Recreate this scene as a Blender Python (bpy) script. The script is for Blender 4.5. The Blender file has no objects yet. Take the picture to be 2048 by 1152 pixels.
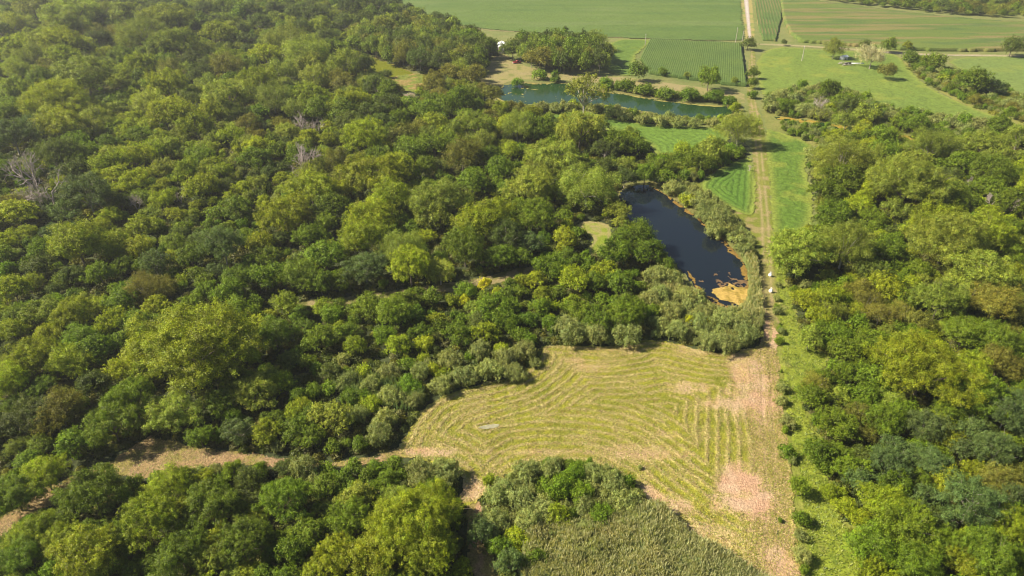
import bpy, math, random
import numpy as np
from mathutils import Vector

# ------------------------------------------------------------------ camera, sky, sun, exposure
CAM_H, PITCH, FPX = 100.0, math.radians(31.0), 1365.0
SUN_ELEV, SUN_AZ = math.radians(42.0), math.atan2(-1.0, 0.02)      # azimuth measured from +Y towards +X
scn = bpy.context.scene
cam_d = bpy.data.cameras.new("camera"); cam = bpy.data.objects.new("camera", cam_d)
scn.collection.objects.link(cam); scn.camera = cam
cam.location = (0, 0, CAM_H); cam.rotation_euler = (math.pi/2 - PITCH, 0, 0)
cam_d.sensor_width = 36.0; cam_d.lens = 24.0; cam_d.clip_start = 0.5; cam_d.clip_end = 12000
world = bpy.data.worlds.new("World"); scn.world = world; world.use_nodes = True
wn = world.node_tree.nodes; wl = world.node_tree.links
sky = wn.new("ShaderNodeTexSky"); sky.sky_type = 'NISHITA'; sky.sun_disc = False
sky.sun_elevation = SUN_ELEV; sky.sun_rotation = SUN_AZ % (2*math.pi)
sky.altitude = 200; sky.air_density = 1.0; sky.dust_density = 1.2; sky.ozone_density = 1.0
wn["Background"].inputs["Strength"].default_value = 0.05
wl.new(sky.outputs[0], wn["Background"].inputs["Color"])
sun_d = bpy.data.lights.new("sun", 'SUN'); sun = bpy.data.objects.new("sun", sun_d)
scn.collection.objects.link(sun)
sun_d.energy = 5.0; sun_d.angle = math.radians(0.55); sun_d.color = (1.0, 0.90, 0.72)
sv = Vector((math.sin(SUN_AZ)*math.cos(SUN_ELEV), math.cos(SUN_AZ)*math.cos(SUN_ELEV), math.sin(SUN_ELEV)))
sun.rotation_euler = (-sv).to_track_quat('-Z', 'Y').to_euler(); sun.location = (-200, 0, 250)
scn.view_settings.view_transform = 'Standard'; scn.view_settings.look = 'None'
scn.view_settings.gamma = 1.0; scn.view_settings.use_curve_mapping = False
scn.view_settings.exposure = 1.12
scn.cycles.max_bounces = 5; scn.cycles.diffuse_bounces = 3; scn.cycles.transmission_bounces = 3
scn.cycles.glossy_bounces = 2; scn.cycles.volume_bounces = 0; scn.cycles.transparent_max_bounces = 4
scn.cycles.use_denoising = True; scn.cycles.filter_width = 1.15

# ------------------------------------------------------------------ helpers
RNG = np.random.default_rng(7); random.seed(7)
col = scn.collection
CP, SP = math.cos(PITCH), math.sin(PITCH)
def ground(px, py, z=0.0):
    """photo pixel (2048 x 1152) -> world x, y on the plane at height z"""
    u, v = px - 1024.0, py - 576.0
    d = (u, FPX*CP - v*SP, -FPX*SP - v*CP)
    t = (z - CAM_H)/d[2]
    return d[0]*t, d[1]*t
def project(x, y, z):
    dy, dz = y, z - CAM_H
    zc = dy*CP - dz*SP; yc = dy*SP + dz*CP
    return 1024 + FPX*x/zc, 576 - FPX*yc/zc, zc
def G(pts): return np.array([ground(*p) for p in pts])
def chaikin(P, n=2):
    for _ in range(n):
        Q = np.roll(P, -1, 0); P = np.stack([.75*P+.25*Q, .25*P+.75*Q], 1).reshape(-1, 2)
    return P
def hash2(ix, iy, s):
    h = (ix*374761393 + iy*668265263 + s*1274126177) & 0xffffffff
    h = ((h ^ (h >> 13))*1103515245) & 0xffffffff
    return ((h ^ (h >> 16)) & 0xffff)/65535.0
def vnoise(x, y, s=0):
    ix = np.floor(x).astype(np.int64); iy = np.floor(y).astype(np.int64)
    fx = x-ix; fy = y-iy; fx = fx*fx*(3-2*fx); fy = fy*fy*(3-2*fy)
    a = hash2(ix, iy, s); b = hash2(ix+1, iy, s); c = hash2(ix, iy+1, s); d = hash2(ix+1, iy+1, s)
    return (a*(1-fx)+b*fx)*(1-fy) + (c*(1-fx)+d*fx)*fy
def fbm(x, y, scale, s=0, o=3):
    r = 0; a = .5; t = 0
    for k in range(o):
        r = r + a*vnoise(x/scale*2**k + 17*k, y/scale*2**k - 9*k, s+k); t += a; a *= .5
    return r/t
def sdist(P, x, y):
    """signed distance to polygon P, positive inside"""
    n = len(P); best = np.full(x.shape, 1e18); inside = np.zeros(x.shape, bool)
    for i in range(n):
        ax, ay = P[i]; bx, by = P[(i+1) % n]; ex, ey = bx-ax, by-ay
        L = ex*ex+ey*ey
        if L < 1e-12: continue
        t = np.clip(((x-ax)*ex+(y-ay)*ey)/L, 0, 1)
        best = np.minimum(best, (x-ax-t*ex)**2+(y-ay-t*ey)**2)
        if ay != by:
            c = (ay > y) != (by > y)
            inside ^= c & (x < ex*(y-ay)/(by-ay)+ax)
    d = np.sqrt(best)
    return np.where(inside, d, -d)
def ldist(L, x, y):
    """distance to open polyline"""
    best = np.full(x.shape, 1e18)
    for i in range(len(L)-1):
        ax, ay = L[i]; bx, by = L[i+1]; ex, ey = bx-ax, by-ay
        t = np.clip(((x-ax)*ex+(y-ay)*ey)/(ex*ex+ey*ey+1e-12), 0, 1)
        best = np.minimum(best, (x-ax-t*ex)**2+(y-ay-t*ey)**2)
    return np.sqrt(best)
def sm(a, b, x):
    t = np.clip((x-a)/(b-a), 0, 1); return t*t*(3-2*t)
def mixc(a, b, t):
    return np.asarray(a)*(1-t[:, None]) + np.asarray(b)*t[:, None]

def mesh_from(name, V, F, mat=None, fcol=None, vcol=None, smooth=False):
    """V (n,3), F (m,k) same-size faces or list of arrays"""
    Fs = F if isinstance(F, list) else [F]
    Fs = [f for f in Fs if len(f)]
    me = bpy.data.meshes.new(name)
    me.vertices.add(len(V)); me.vertices.foreach_set("co", np.ascontiguousarray(V, dtype=np.float32).ravel())
    nl = sum(f.size for f in Fs); npol = sum(len(f) for f in Fs)
    me.loops.add(nl); me.polygons.add(npol)
    me.loops.foreach_set("vertex_index", np.concatenate([f.ravel() for f in Fs]).astype(np.int32))
    tot = np.concatenate([np.full(len(f), f.shape[1]) for f in Fs]).astype(np.int32)
    me.polygons.foreach_set("loop_start", np.concatenate([[0], np.cumsum(tot)[:-1]]).astype(np.int32))
    try: me.polygons.foreach_set("loop_total", tot)
    except Exception: pass
    if smooth: me.polygons.foreach_set("use_smooth", np.ones(npol, bool))
    if fcol is not None:
        a = me.attributes.new("tint", 'FLOAT_COLOR', 'FACE')
        a.data.foreach_set("color", np.c_[fcol, np.ones(len(fcol))].astype(np.float32).ravel())
    if vcol is not None:
        a = me.attributes.new("tint", 'FLOAT_COLOR', 'POINT')
        a.data.foreach_set("color", np.c_[vcol, np.ones(len(vcol))].astype(np.float32).ravel())
    if mat: me.materials.append(mat)
    me.update(calc_edges=True)
    return me
def link(name, me, parent=None, **props):
    o = bpy.data.objects.new(name, me); col.objects.link(o)
    if parent is not None: o.parent = parent
    for k, v in props.items(): o[k] = v
    return o
def thing(name, label, cat, loc, rz=0.0, group=None):
    o = bpy.data.objects.new(name, None); col.objects.link(o)
    o.location = loc; o.rotation_euler = (0, 0, rz); o["label"] = label; o["category"] = cat
    if group: o["group"] = group
    return o

# ------------------------------------------------------------------ materials
def new_mat(name):
    m = bpy.data.materials.new(name); m.use_nodes = True
    nt = m.node_tree
    for n in list(nt.nodes): nt.nodes.remove(n)
    return m, nt, nt.nodes, nt.links
def leaf_mat(name, source, transl=0.33, gloss=0.02):
    m, nt, N, L = new_mat(name)
    out = N.new("ShaderNodeOutputMaterial")
    tint = N.new("ShaderNodeAttribute"); tint.attribute_name = "tint"
    mul = N.new("ShaderNodeMix"); mul.data_type = 'RGBA'; mul.blend_type = 'MULTIPLY'; mul.inputs[0].default_value = 1
    if source == 'object':
        oi = N.new("ShaderNodeObjectInfo"); L.new(oi.outputs["Color"], mul.inputs[6])
    elif source == 'instancer':
        at = N.new("ShaderNodeAttribute"); at.attribute_type = 'INSTANCER'; at.attribute_name = "tcol"; L.new(at.outputs["Color"], mul.inputs[6])
    else: mul.inputs[6].default_value = (*source, 1)
    L.new(tint.outputs["Color"], mul.inputs[7])
    c = mul.outputs[2]
    di = N.new("ShaderNodeBsdfDiffuse"); L.new(c, di.inputs[0])
    tr = N.new("ShaderNodeBsdfTranslucent")
    tc = N.new("ShaderNodeMix"); tc.data_type = 'RGBA'; tc.blend_type = 'MULTIPLY'; tc.inputs[0].default_value = 1
    L.new(c, tc.inputs[6]); tc.inputs[7].default_value = (1.25, 1.27, .3, 1); L.new(tc.outputs[2], tr.inputs[0])
    mx = N.new("ShaderNodeMixShader"); mx.inputs[0].default_value = transl
    L.new(di.outputs[0], mx.inputs[1]); L.new(tr.outputs[0], mx.inputs[2])
    gl = N.new("ShaderNodeBsdfGlossy"); gl.inputs["Roughness"].default_value = .55; gl.inputs[0].default_value = (.9, .9, .85, 1)
    m2 = N.new("ShaderNodeMixShader"); m2.inputs[0].default_value = gloss
    L.new(mx.outputs[0], m2.inputs[1]); L.new(gl.outputs[0], m2.inputs[2])
    L.new(m2.outputs[0], out.inputs[0])
    return m
def soil_mat(name, fine=1.2, amt=.35, bump=.5, bscale=3.0, rough=.95, col0=None, tone=None):
    """attribute colour x fine noise, with bump"""
    m, nt, N, L = new_mat(name)
    out = N.new("ShaderNodeOutputMaterial"); bs = N.new("ShaderNodeBsdfPrincipled"); L.new(bs.outputs[0], out.inputs[0])
    bs.inputs["Roughness"].default_value = rough; bs.inputs["Specular IOR Level"].default_value = .15
    geo = N.new("ShaderNodeNewGeometry")
    n1 = N.new("ShaderNodeTexNoise"); n1.inputs["Scale"].default_value = fine; n1.inputs["Detail"].default_value = 4; n1.inputs["Roughness"].default_value = .7
    L.new(geo.outputs["Position"], n1.inputs["Vector"])
    mr = N.new("ShaderNodeMapRange"); mr.inputs[1].default_value = .3; mr.inputs[2].default_value = .7
    mr.inputs[3].default_value = 1-amt; mr.inputs[4].default_value = 1+amt; L.new(n1.outputs[0], mr.inputs[0])
    mul = N.new("ShaderNodeMix"); mul.data_type = 'RGBA'; mul.blend_type = 'MULTIPLY'; mul.inputs[0].default_value = 1
    if col0 is None:
        at = N.new("ShaderNodeAttribute"); at.attribute_name = "tint"; L.new(at.outputs["Color"], mul.inputs[6])
    else: mul.inputs[6].default_value = (*col0, 1)
    L.new(mr.outputs[0], mul.inputs[7])
    L.new(mul.outputs[2], bs.inputs["Base Color"])
    n2 = N.new("ShaderNodeTexNoise"); n2.inputs["Scale"].default_value = bscale; n2.inputs["Detail"].default_value = 3
    L.new(geo.outputs["Position"], n2.inputs["Vector"])
    bp = N.new("ShaderNodeBump"); bp.inputs["Strength"].default_value = bump; bp.inputs["Distance"].default_value = .35
    L.new(n2.outputs[0], bp.inputs["Height"]); L.new(bp.outputs[0], bs.inputs["Normal"])
    return m
def plain(name, c, rough=.7, metal=0.0, noise=.15, scale=3.0, spec=.4):
    m, nt, N, L = new_mat(name)
    out = N.new("ShaderNodeOutputMaterial"); bs = N.new("ShaderNodeBsdfPrincipled"); L.new(bs.outputs[0], out.inputs[0])
    bs.inputs["Roughness"].default_value = rough; bs.inputs["Metallic"].default_value = metal; bs.inputs["Specular IOR Level"].default_value = spec
    tc = N.new("ShaderNodeTexCoord"); n1 = N.new("ShaderNodeTexNoise"); n1.inputs["Scale"].default_value = scale; n1.inputs["Detail"].default_value = 4
    L.new(tc.outputs["Object"], n1.inputs["Vector"])
    rp = N.new("ShaderNodeMix"); rp.data_type = 'RGBA'; L.new(n1.outputs[0], rp.inputs[0])
    rp.inputs[6].default_value = tuple(v*(1-noise) for v in c)+(1,); rp.inputs[7].default_value = tuple(min(1, v*(1+noise)) for v in c)+(1,)
    L.new(rp.outputs[2], bs.inputs["Base Color"])
    return m
def water_mat(name, c, ripple=.04, c2=None, spec=.5, rough=.06):
    m, nt, N, L = new_mat(name)
    out = N.new("ShaderNodeOutputMaterial"); bs = N.new("ShaderNodeBsdfPrincipled"); L.new(bs.outputs[0], out.inputs[0])
    bs.inputs["Roughness"].default_value = rough; bs.inputs["IOR"].default_value = 1.33; bs.inputs["Specular IOR Level"].default_value = spec
    geo = N.new("ShaderNodeNewGeometry")
    n0 = N.new("ShaderNodeTexNoise"); n0.inputs["Scale"].default_value = .06; n0.inputs["Detail"].default_value = 3
    L.new(geo.outputs["Position"], n0.inputs["Vector"])
    mx = N.new("ShaderNodeMix"); mx.data_type = 'RGBA'; L.new(n0.outputs[0], mx.inputs[0])
    mx.inputs[6].default_value = (*c, 1); mx.inputs[7].default_value = (*(c2 or c), 1); L.new(mx.outputs[2], bs.inputs["Base Color"])
    n1 = N.new("ShaderNodeTexNoise"); n1.inputs["Scale"].default_value = 1.1; n1.inputs["Detail"].default_value = 2
    L.new(geo.outputs["Position"], n1.inputs["Vector"])
    bp = N.new("ShaderNodeBump"); bp.inputs["Strength"].default_value = ripple; bp.inputs["Distance"].default_value = .2
    L.new(n1.outputs[0], bp.inputs["Height"]); L.new(bp.outputs[0], bs.inputs["Normal"])
    return m

M_LEAF = leaf_mat("foliage", 'object'); M_LEAF_I = leaf_mat("foliage_scattered", 'instancer')
M_BARK = plain("bark", (.16, .13, .10), .9); M_PALEBARK = plain("pale_bark", (.42, .37, .31), .9)
M_DEAD = plain("dead_wood", (.42, .35, .32), .9)
M_SOIL = soil_mat("field_soil"); M_GRASS = soil_mat("grass_field", fine=.9, amt=.3, bump=.8, bscale=1.6)
M_FLOOR = soil_mat("woodland_floor", fine=.5, amt=.5, bump=.8, bscale=1.0, col0=(.045, .055, .02))
M_HAY = soil_mat("hay_stubble", fine=2.2, amt=.42, bump=.9, bscale=4.0)

# ------------------------------------------------------------------ open ground, traced on the ground plane
MEADOW = [(798,897),(822,850),(860,803),(930,775),(1000,762),(1050,742),(1085,712),(1080,690),(1130,692),(1200,694),(1250,692),(1290,678),(1340,685),
 (1400,700),(1450,708),(1500,700),(1524,686),(1530,640),(1552,640),(1556,700),(1563,800),(1578,900),(1590,1000),(1606,1200),(1590,1210),(1540,1165),(1440,1112),(1350,1055),(1290,995),
 (1250,958),(1200,927),(1100,925),(1040,935),(1000,958),(975,990),(935,1010),(915,1000),(932,960),(895,932),(840,918),(800,915)]
PATH = [(830,915),(770,922),(700,937),(620,932),(520,935),(440,930),(390,940),(320,955),(270,958),(205,945),(150,980),(60,1045),(-40,1110),(-60,1075),(30,1010),(130,960),(215,925),(262,900),(300,868),(345,885),
 (400,893),(480,905),(560,914),(640,925),(720,923),(780,897),(830,890)]
PATH_LOW = [(930,1010),(975,1000),(960,1060),(990,1130),(1010,1200),(960,1200),(925,1080)]
PATH_WOOD = [(1090,532),(1070,548),(960,576),(850,592),(700,612),(610,616),(540,622),(540,612),(610,600),(700,594),(850,572),(960,556),(1050,532)]
GLADE = [(1150,445),(1185,440),(1225,450),(1226,480),(1215,505),(1180,516),(1172,500),(1190,475),(1160,462)]
LANE = [(1552,500),(1556,600),(1563,700),(1568,800),(1590,900),(1606,1000),(1622,1200),(1740,1210),(1700,1080),(1660,985),(1650,930),(1640,880),(1606,830),(1612,780),(1668,714),(1612,692),(1590,640),(1575,560),(1566,500)]
TRACK = [(1545,700),(1522,640),(1524,560),(1520,500),(1478,430),(1380,372),(1400,360),(1500,420),(1512,430),(1506,320),(1500,260),(1497,215),(1492,180),(1500,100),(1512,95),(1508,180),(1514,215),(1527,250),(1536,320),(1542,400),(1548,500),(1555,600),(1560,700)]
STRIP = [(1528,255),(1565,268),(1640,295),(1606,330),(1620,370),(1628,410),(1622,458),(1575,475),(1548,520),(1541,400),(1534,320)]
TRIANGLE = [(1392,372),(1425,345),(1470,322),(1507,312),(1514,430),(1485,432),(1430,402)]
CENTRE = [(1070,236),(1150,218),(1200,230),(1270,247),(1350,253),(1450,256),(1462,282),(1440,296),(1400,304),(1368,316),(1325,318),(1308,305),(1300,288),(1250,270),(1150,245)]
TOPFIELD = [(770,-50),(792,12),(860,36),(900,49),(1000,62),(1130,69),(1225,76),(1480,85),(1491,74),(1484,30),(1478,-50)]
CORN = [(1222,79),(1300,80),(1482,89),(1494,182),(1450,179),(1370,167),(1290,157),(1205,147),(1210,110)]
SOYPATCH = [(1222,79),(1300,80),(1300,88),(1262,118),(1292,157),(1205,147),(1210,110)]
RFIELD = [(1505,-50),(1511,84),(1660,92),(1720,97),(1850,108),(2150,106),(2150,52),(1900,37),(1750,19),(1640,5),(1590,-3),(1560,-50)]
BRIGHT = [(1512,92),(1660,101),(1760,107),(1800,112),(1815,135),(1850,172),(1905,200),(2000,240),(2150,282),(2150,290),(2000,250),(1900,240),(1830,225),(1760,216),(1720,190),(1650,176),(1560,184),(1516,200)]
FARRIGHT = [(1880,113),(2150,114),(2150,230),(2060,200),(1990,172),(1925,146)]
POND_A = [(985,192),(1000,172),(1030,166),(1080,168),(1130,166),(1200,183),(1260,190),(1320,202),(1400,210),(1475,214),(1470,228),(1450,239),(1380,238),(1330,233),(1280,224),(1220,212),(1150,213),(1060,212),(1000,206)]
POND_B = [(1236,384),(1255,374),(1290,368),(1318,380),(1352,403),(1400,438),(1440,472),(1482,515),(1500,550),(1502,590),(1488,615),(1440,618),(1400,590),(1364,543),(1320,500),(1272,452),(1240,422)]
POND_C = [(690,106),(720,108),(760,118),(820,142),(835,152),(790,158),(750,150),(735,140)]
CANAL = [(1548,232),(1600,238),(1680,250),(1760,264),(1830,274),(1880,282),(1960,291),(2120,305),(2120,313),(1960,299),(1870,290),(1820,281),(1750,272),(1670,258),(1600,246),(1545,238)]
YARD = [(965,190),(958,160),(975,128),(990,108),(1010,105),(1030,125),(1060,135),(1120,150),(1220,150),(1290,160),(1370,170),(1450,182),(1490,186),(1494,210),(1440,200),(1350,190),(1270,180),(1200,166),(1130,160),(1030,160),(1000,168),(983,190)]
WEEDY = [(770,156),(830,148),(880,152),(870,180),(800,188)]
PINK = [(800,188),(835,184),(832,215),(812,222)]
REEDS = [(1040,1220),(1050,1090),(1085,1058),(1150,1048),(1230,1040),(1300,1003),(1350,1057),(1440,1114),(1545,1172),(1600,1220)]
REEDS_B = [(1290,560),(1350,570),(1395,600),(1440,628),(1488,622),(1500,560),(1480,505),(1510,520),(1522,600),(1524,680),(1480,640),(1420,625),(1340,600)]
OPEN = [chaikin(G(p), 1) for p in (MEADOW, PATH, PATH_LOW, PATH_WOOD, GLADE, LANE, TRACK, STRIP, TRIANGLE, CENTRE, TOPFIELD, CORN, RFIELD, BRIGHT, FARRIGHT, POND_A, POND_B, POND_C, CANAL, YARD, WEEDY, PINK, REEDS)]

FIELD_K = .58
def patch(name, poly, cell, colfn, z0, mat, zfn=None, edge=0.6, ang=0.0, cell2=None, skirt=False, smooth_n=2, **props):
    P = chaikin(G(poly) if not isinstance(poly, np.ndarray) else poly, smooth_n)
    c, s = math.cos(ang), math.sin(ang)
    R = np.c_[P[:, 0]*c+P[:, 1]*s, -P[:, 0]*s+P[:, 1]*c]
    cu, cv = cell, cell2 or cell
    lo = R.min(0)-cu; hi = R.max(0)+cu
    nu = int((hi[0]-lo[0])/cu)+2; nv = int((hi[1]-lo[1])/cv)+2
    U, Vv = np.meshgrid(lo[0]+np.arange(nu)*cu, lo[1]+np.arange(nv)*cv, indexing='ij')
    U = U + (hash2(np.arange(nu)[:, None]+0*Vv.astype(int), np.arange(nv)[None, :]+0*U.astype(int), 3)-.5)*cu*.35*(0 if skirt else 1)
    X = (U*c-Vv*s).ravel(); Y = (U*s+Vv*c).ravel()
    D = sdist(P, X, Y)
    keepv = (D + (fbm(X, Y, max(cell*4, 1.5), 5)-.5)*2*edge) > 0
    idx = np.arange(nu*nv).reshape(nu, nv)
    q = np.stack([idx[:-1, :-1], idx[1:, :-1], idx[1:, 1:], idx[:-1, 1:]], -1).reshape(-1, 4)
    q = q[keepv[q].sum(1) >= 3]
    used = np.unique(q); remap = np.full(nu*nv, -1); remap[used] = np.arange(len(used)); q = remap[q]
    x, y, d = X[used], Y[used], D[used]
    z = np.full(x.shape, z0) + (zfn(x, y, d) if zfn else 0)
    cols = np.asarray(colfn(x, y, d))*FIELD_K
    V = np.c_[x, y, z]; Fs = [q]
    if skirt:                                   # side walls down to the ground round the crop
        e = np.concatenate([q[:, [0, 1]], q[:, [1, 2]], q[:, [2, 3]], q[:, [3, 0]]])
        key = np.sort(e, 1); _, inv, cnt = np.unique(key, axis=0, return_inverse=True, return_counts=True)
        be = e[cnt[inv.ravel()] == 1]; n = len(V)
        low = V.copy(); low[:, 2] = .01; V = np.concatenate([V, low]); cols = np.concatenate([cols, cols])
        Fs.append(np.c_[be[:, 1], be[:, 0], be[:, 0]+n, be[:, 1]+n])
    me = mesh_from(name, V, Fs, mat, vcol=cols)
    return link(name, me, **props)

# ground sheet
gv = np.array([(-2600, -600, 0), (2600, -600, 0), (2600, 4200, 0), (-2600, 4200, 0)], float)
link("ground", mesh_from("ground", gv, np.array([[0, 1, 2, 3]]), M_FLOOR), kind="structure")

LOWPATH_L = G([(150,975),(260,925),(330,915),(450,915),(620,925),(760,912),(860,905)])
TRK = G([(1548,1210),(1542,1000),(1534,800),(1530,700),(1536,640),(1534,540),(1530,440),(1520,330),(1512,240),(1502,180),(1500,100)])
BARE = [(1485,985,46,50,1),(1468,1005,40,22,.9),(1378,776,40,11,.7),(1500,800,50,34,.85),(1465,810,60,12,.75),(1500,755,38,50,.75),(1334,870,24,8,.5),(1150,721,20,7,.5),(1320,1010,60,20,.75),(1390,1065,60,20,.6),(1180,735,40,8,.5),(1290,910,80,10,.6),(1420,1085,50,20,.5),
 (1300,1000,30,25,.8),(1560,1130,30,40,.7),(940,975,25,20,.8),(1270,900,60,10,.5),(1090,905,110,7,.4),(1410,700,60,10,.5),(1230,700,60,8,.4),(860,905,60,9,.8),(1535,660,16,40,.9),(1180,735,30,6,.4)]
BAREW = []
for bx, by, rx, ry, a in BARE:
    x0, y0 = ground(bx, by); x1, _ = ground(bx+rx, by); _, y1 = ground(bx, by-ry)
    BAREW.append((x0, y0, x1-x0, y1-y0, a))
STRAW, GREENHAY, SOILC = (.78, .64, .26), (.50, .49, .045), (.70, .43, .27)
def meadow_fields(x, y, d):
    w = d + (fbm(x, y, 14, 21)-.5)*3.0 + (fbm(x, y, 2.2, 25)-.5)*.5
    ph = (w/2.15) % 1.0
    ridge = np.exp(-((ph-.5)/.19)**2)*sm(.12, .42, fbm(x, y, 3.4, 31))
    strawy = sm(.46, .74, fbm(x, y, 3.2, 41)+.10*np.exp(-(d/7)**2))
    bare = np.zeros_like(x)
    for x0, y0, rx, ry, a in BAREW:
        q = ((x-x0)/rx)**2+((y-y0)/ry)**2
        bare = np.maximum(bare, a*sm(2.1, .1, q + (fbm(x, y, 2.2, 51, 5)-.5)*2.6))
    tr = ldist(TRK, x, y)
    track = sm(4.6, 2.6, tr+(fbm(x, y, 3, 61)-.5)*2)
    wheel = np.exp(-((np.abs(tr)-.95)/.35)**2)
    return ridge, strawy, bare, track, wheel
def meadow_col(x, y, d):
    ridge, strawy, bare, track, wheel = meadow_fields(x, y, d)
    g = mixc((.32, .34, .03), GREENHAY, sm(.25, .6, fbm(x, y, 5, 71)))
    g = mixc(g, (.36, .30, .06), sm(.5, .75, fbm(x, y, 1.1, 73)))
    c = mixc(g, STRAW, np.clip(ridge*.9+strawy*.38, 0, 1))
    c = mixc(c, (.12, .085, .04), sm(.66, .80, fbm(x, y, 1.5, 81))*ridge*.8)
    c = mixc(c, mixc((.40, .32, .10), (.58, .40, .22), sm(.3, .6, fbm(x, y, 1.0, 91))), track*.75)
    c = mixc(c, (.60, .44, .24), wheel*track*.6)
    soil = mixc(SOILC, (.74, .51, .33), sm(.35, .7, fbm(x, y, 2.5, 95)))
    return mixc(c, soil, np.clip(bare, 0, 1))
def meadow_z(x, y, d):
    ridge, strawy, bare, track, wheel = meadow_fields(x, y, d)
    return ridge*.15*(1-bare)*(1-.6*track)+(fbm(x, y, 14, 2)-.5)*.25*sm(0, 3, d)+fbm(x, y, .6, 6)*.07+.02 - wheel*track*.06
patch("hay_meadow", MEADOW, .21, meadow_col, .05, M_HAY, meadow_z, edge=1.0, kind="structure")
def path_col(x, y, d):
    m = fbm(x, y, 2.5, 101); c = mixc((.58, .33, .19), (.60, .40, .24), m)
    g = sm(.50, .68, fbm(x, y, 4, 103)+.18*np.exp(-(d/1.5)**2)); g2 = sm(-30, -75, x)*.45
    c = mixc(c, (.34, .30, .07), np.clip(g*.8+g2, 0, .9))
    return mixc(c, (.18, .13, .07), sm(.62, .8, fbm(x, y, .8, 107))*.6)
patch("dirt_path", PATH, .3, path_col, .03, M_HAY, lambda x, y, d: fbm(x, y, .9, 9)*.08, edge=1.1, kind="structure")
patch("dirt_path", PATH_LOW, .35, path_col, .025, M_HAY, edge=1.2, kind="structure")
patch("woodland_path", PATH_WOOD, .4, lambda x, y, d: mixc((.20, .20, .05), (.42, .34, .16), sm(.35, .6, fbm(x, y, 2.5, 111))), .03, M_HAY, edge=.8, kind="structure")
def stripes(x, y, d, per, seed):
    return .5+.5*np.sin(2*math.pi*(d+(fbm(x, y, 10, seed)-.5)*3)/per)
patch("glade_grass", GLADE, .35, lambda x, y, d: mixc(mixc((.30, .38, .04), (.44, .42, .12), sm(.4, .7, fbm(x, y, 3, 121))), (.5, .38, .22), sm(.5, .9, stripes(x, y, d, 3.2, 5))*.5), .03, M_HAY, edge=1.0, kind="structure")
def lane_col(x, y, d):
    c = mixc((.27, .35, .035), (.37, .42, .045), fbm(x, y, 4, 131))
    c = mixc(c, (.10, .16, .02), sm(.5, .8, fbm(x, y, 1.2, 133))*.7)
    return mixc(c, (.46, .40, .16), sm(.62, .8, fbm(x, y, 6, 137))*.6)
patch("rough_grass", [(1538,480),(1570,480),(1600,680),(1700,712),(1640,760),(1640,830),(1680,920),(1720,1030),(1780,1230),(1560,1230),(1555,1000),(1545,800),(1535,640)], .6, lambda x, y, d: mixc((.22, .28, .03), (.34, .34, .08), fbm(x, y, 2, 385)), .014, M_GRASS, edge=.6, kind="structure")
patch("grass_lane", LANE, .35, lane_col, .04, M_GRASS, lambda x, y, d: fbm(x, y, 1.0, 19)*.25, edge=1.0, kind="structure")
def track_col(x, y, d):
    tr = ldist(TRK, x, y)
    g = mixc((.30, .33, .05), (.22, .26, .03), fbm(x, y, 4, 141))
    g = mixc(g, (.48, .36, .18), sm(.5, .72, fbm(x, y, 2.5, 143))*.7)
    t = np.exp(-((np.abs(tr)-.95)/.5)**2)*sm(.25, .5, fbm(x, y, 5, 145))
    t = np.maximum(t, sm(195, 165, y)*sm(2.8, 1.2, tr+(fbm(x, y, 3, 146)-.5)*2)*.8)
    c = mixc(g, (.60, .45, .25), t*.6)
    return mixc(c, (.36, .34, .08), np.exp(-(tr/.45)**2)*sm(.4, .6, fbm(x, y, 4, 147))*.8)
patch("farm_track", TRACK, .4, track_col, .035, M_HAY, lambda x, y, d: fbm(x, y, 1.2, 29)*.08, edge=.8, kind="structure")
def soy(base, var, per=None, seed=0, yel=.25, amp=.5):
    def f(x, y, d):
        c = mixc(base, var, fbm(x, y, 30, seed+1))
        c = mixc(c, tuple(v*.62 for v in base), sm(.45, .85, fbm(x, y, 1.6, seed+2))*.55)
        if per: c = mixc(c, tuple(v*1.5 for v in base), sm(.7, 1.0, stripes(x, y, d, per, seed+3))*amp)
        c = mixc(c, (.34, .38, .06), sm(.60, .78, fbm(x, y, 12, seed+4))*yel)
        return mixc(c, (.36, .40, .07), np.exp(-(d/2.2)**2)*.7)
    return f
relief = lambda a, s: (lambda x, y, d: fbm(x, y, s, 33)*a)
patch("soybean_strip", STRIP, .45, soy((.13, .23, .03), (.17, .27, .035), None, 200, .6), .05, M_GRASS, relief(.5, 1.3), edge=1.0, kind="structure")
patch("clover_field", TRIANGLE, .35, soy((.11, .21, .028), (.13, .25, .03), 2.3, 210, .1, .5), .06, M_GRASS, lambda x, y, d: sm(.4, .9, 1-stripes(x, y, d, 2.3, 213))*.16+fbm(x, y, 1, 3)*.2, edge=.8, kind="structure")
patch("clover_field", CENTRE, .5, soy((.15, .26, .035), (.19, .31, .045), 3.2, 220, .3, .25), .045, M_GRASS, lambda x, y, d: sm(.4, .9, 1-stripes(x, y, d, 3.2, 223))*.15+fbm(x, y, 1.4, 3)*.3, edge=1.0, kind="structure")
def big_col(x, y, d):
    c = mixc((.13, .215, .045), (.18, .26, .055), fbm(x*.25, y, 45, 231))
    c = mixc(c, (.10, .185, .04), sm(.45, .8, fbm(x*.15, y, 9, 233))*.5)
    return mixc(c, (.24, .30, .10), sm(.55, .75, fbm(x*.3, y, 25, 235))*.35)
patch("soybean_field", TOPFIELD, 2.2, big_col, .05, M_GRASS, relief(.7, 5), edge=1.5, kind="structure")
ROADA = math.atan2(*(np.array(ground(1490, 0))-np.array(ground(1496, 70)))[::-1])      # heading of the gravel road
def rows_z(per, h, amp):
    c, s = math.cos(ROADA), math.sin(ROADA)
    return lambda x, y, d: h + amp*np.cos(2*math.pi*(-x*s+y*c)/per)*(.6+.8*fbm(x, y, 3, 43)) + (fbm(x, y, 6, 44)-.5)*.6
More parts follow.
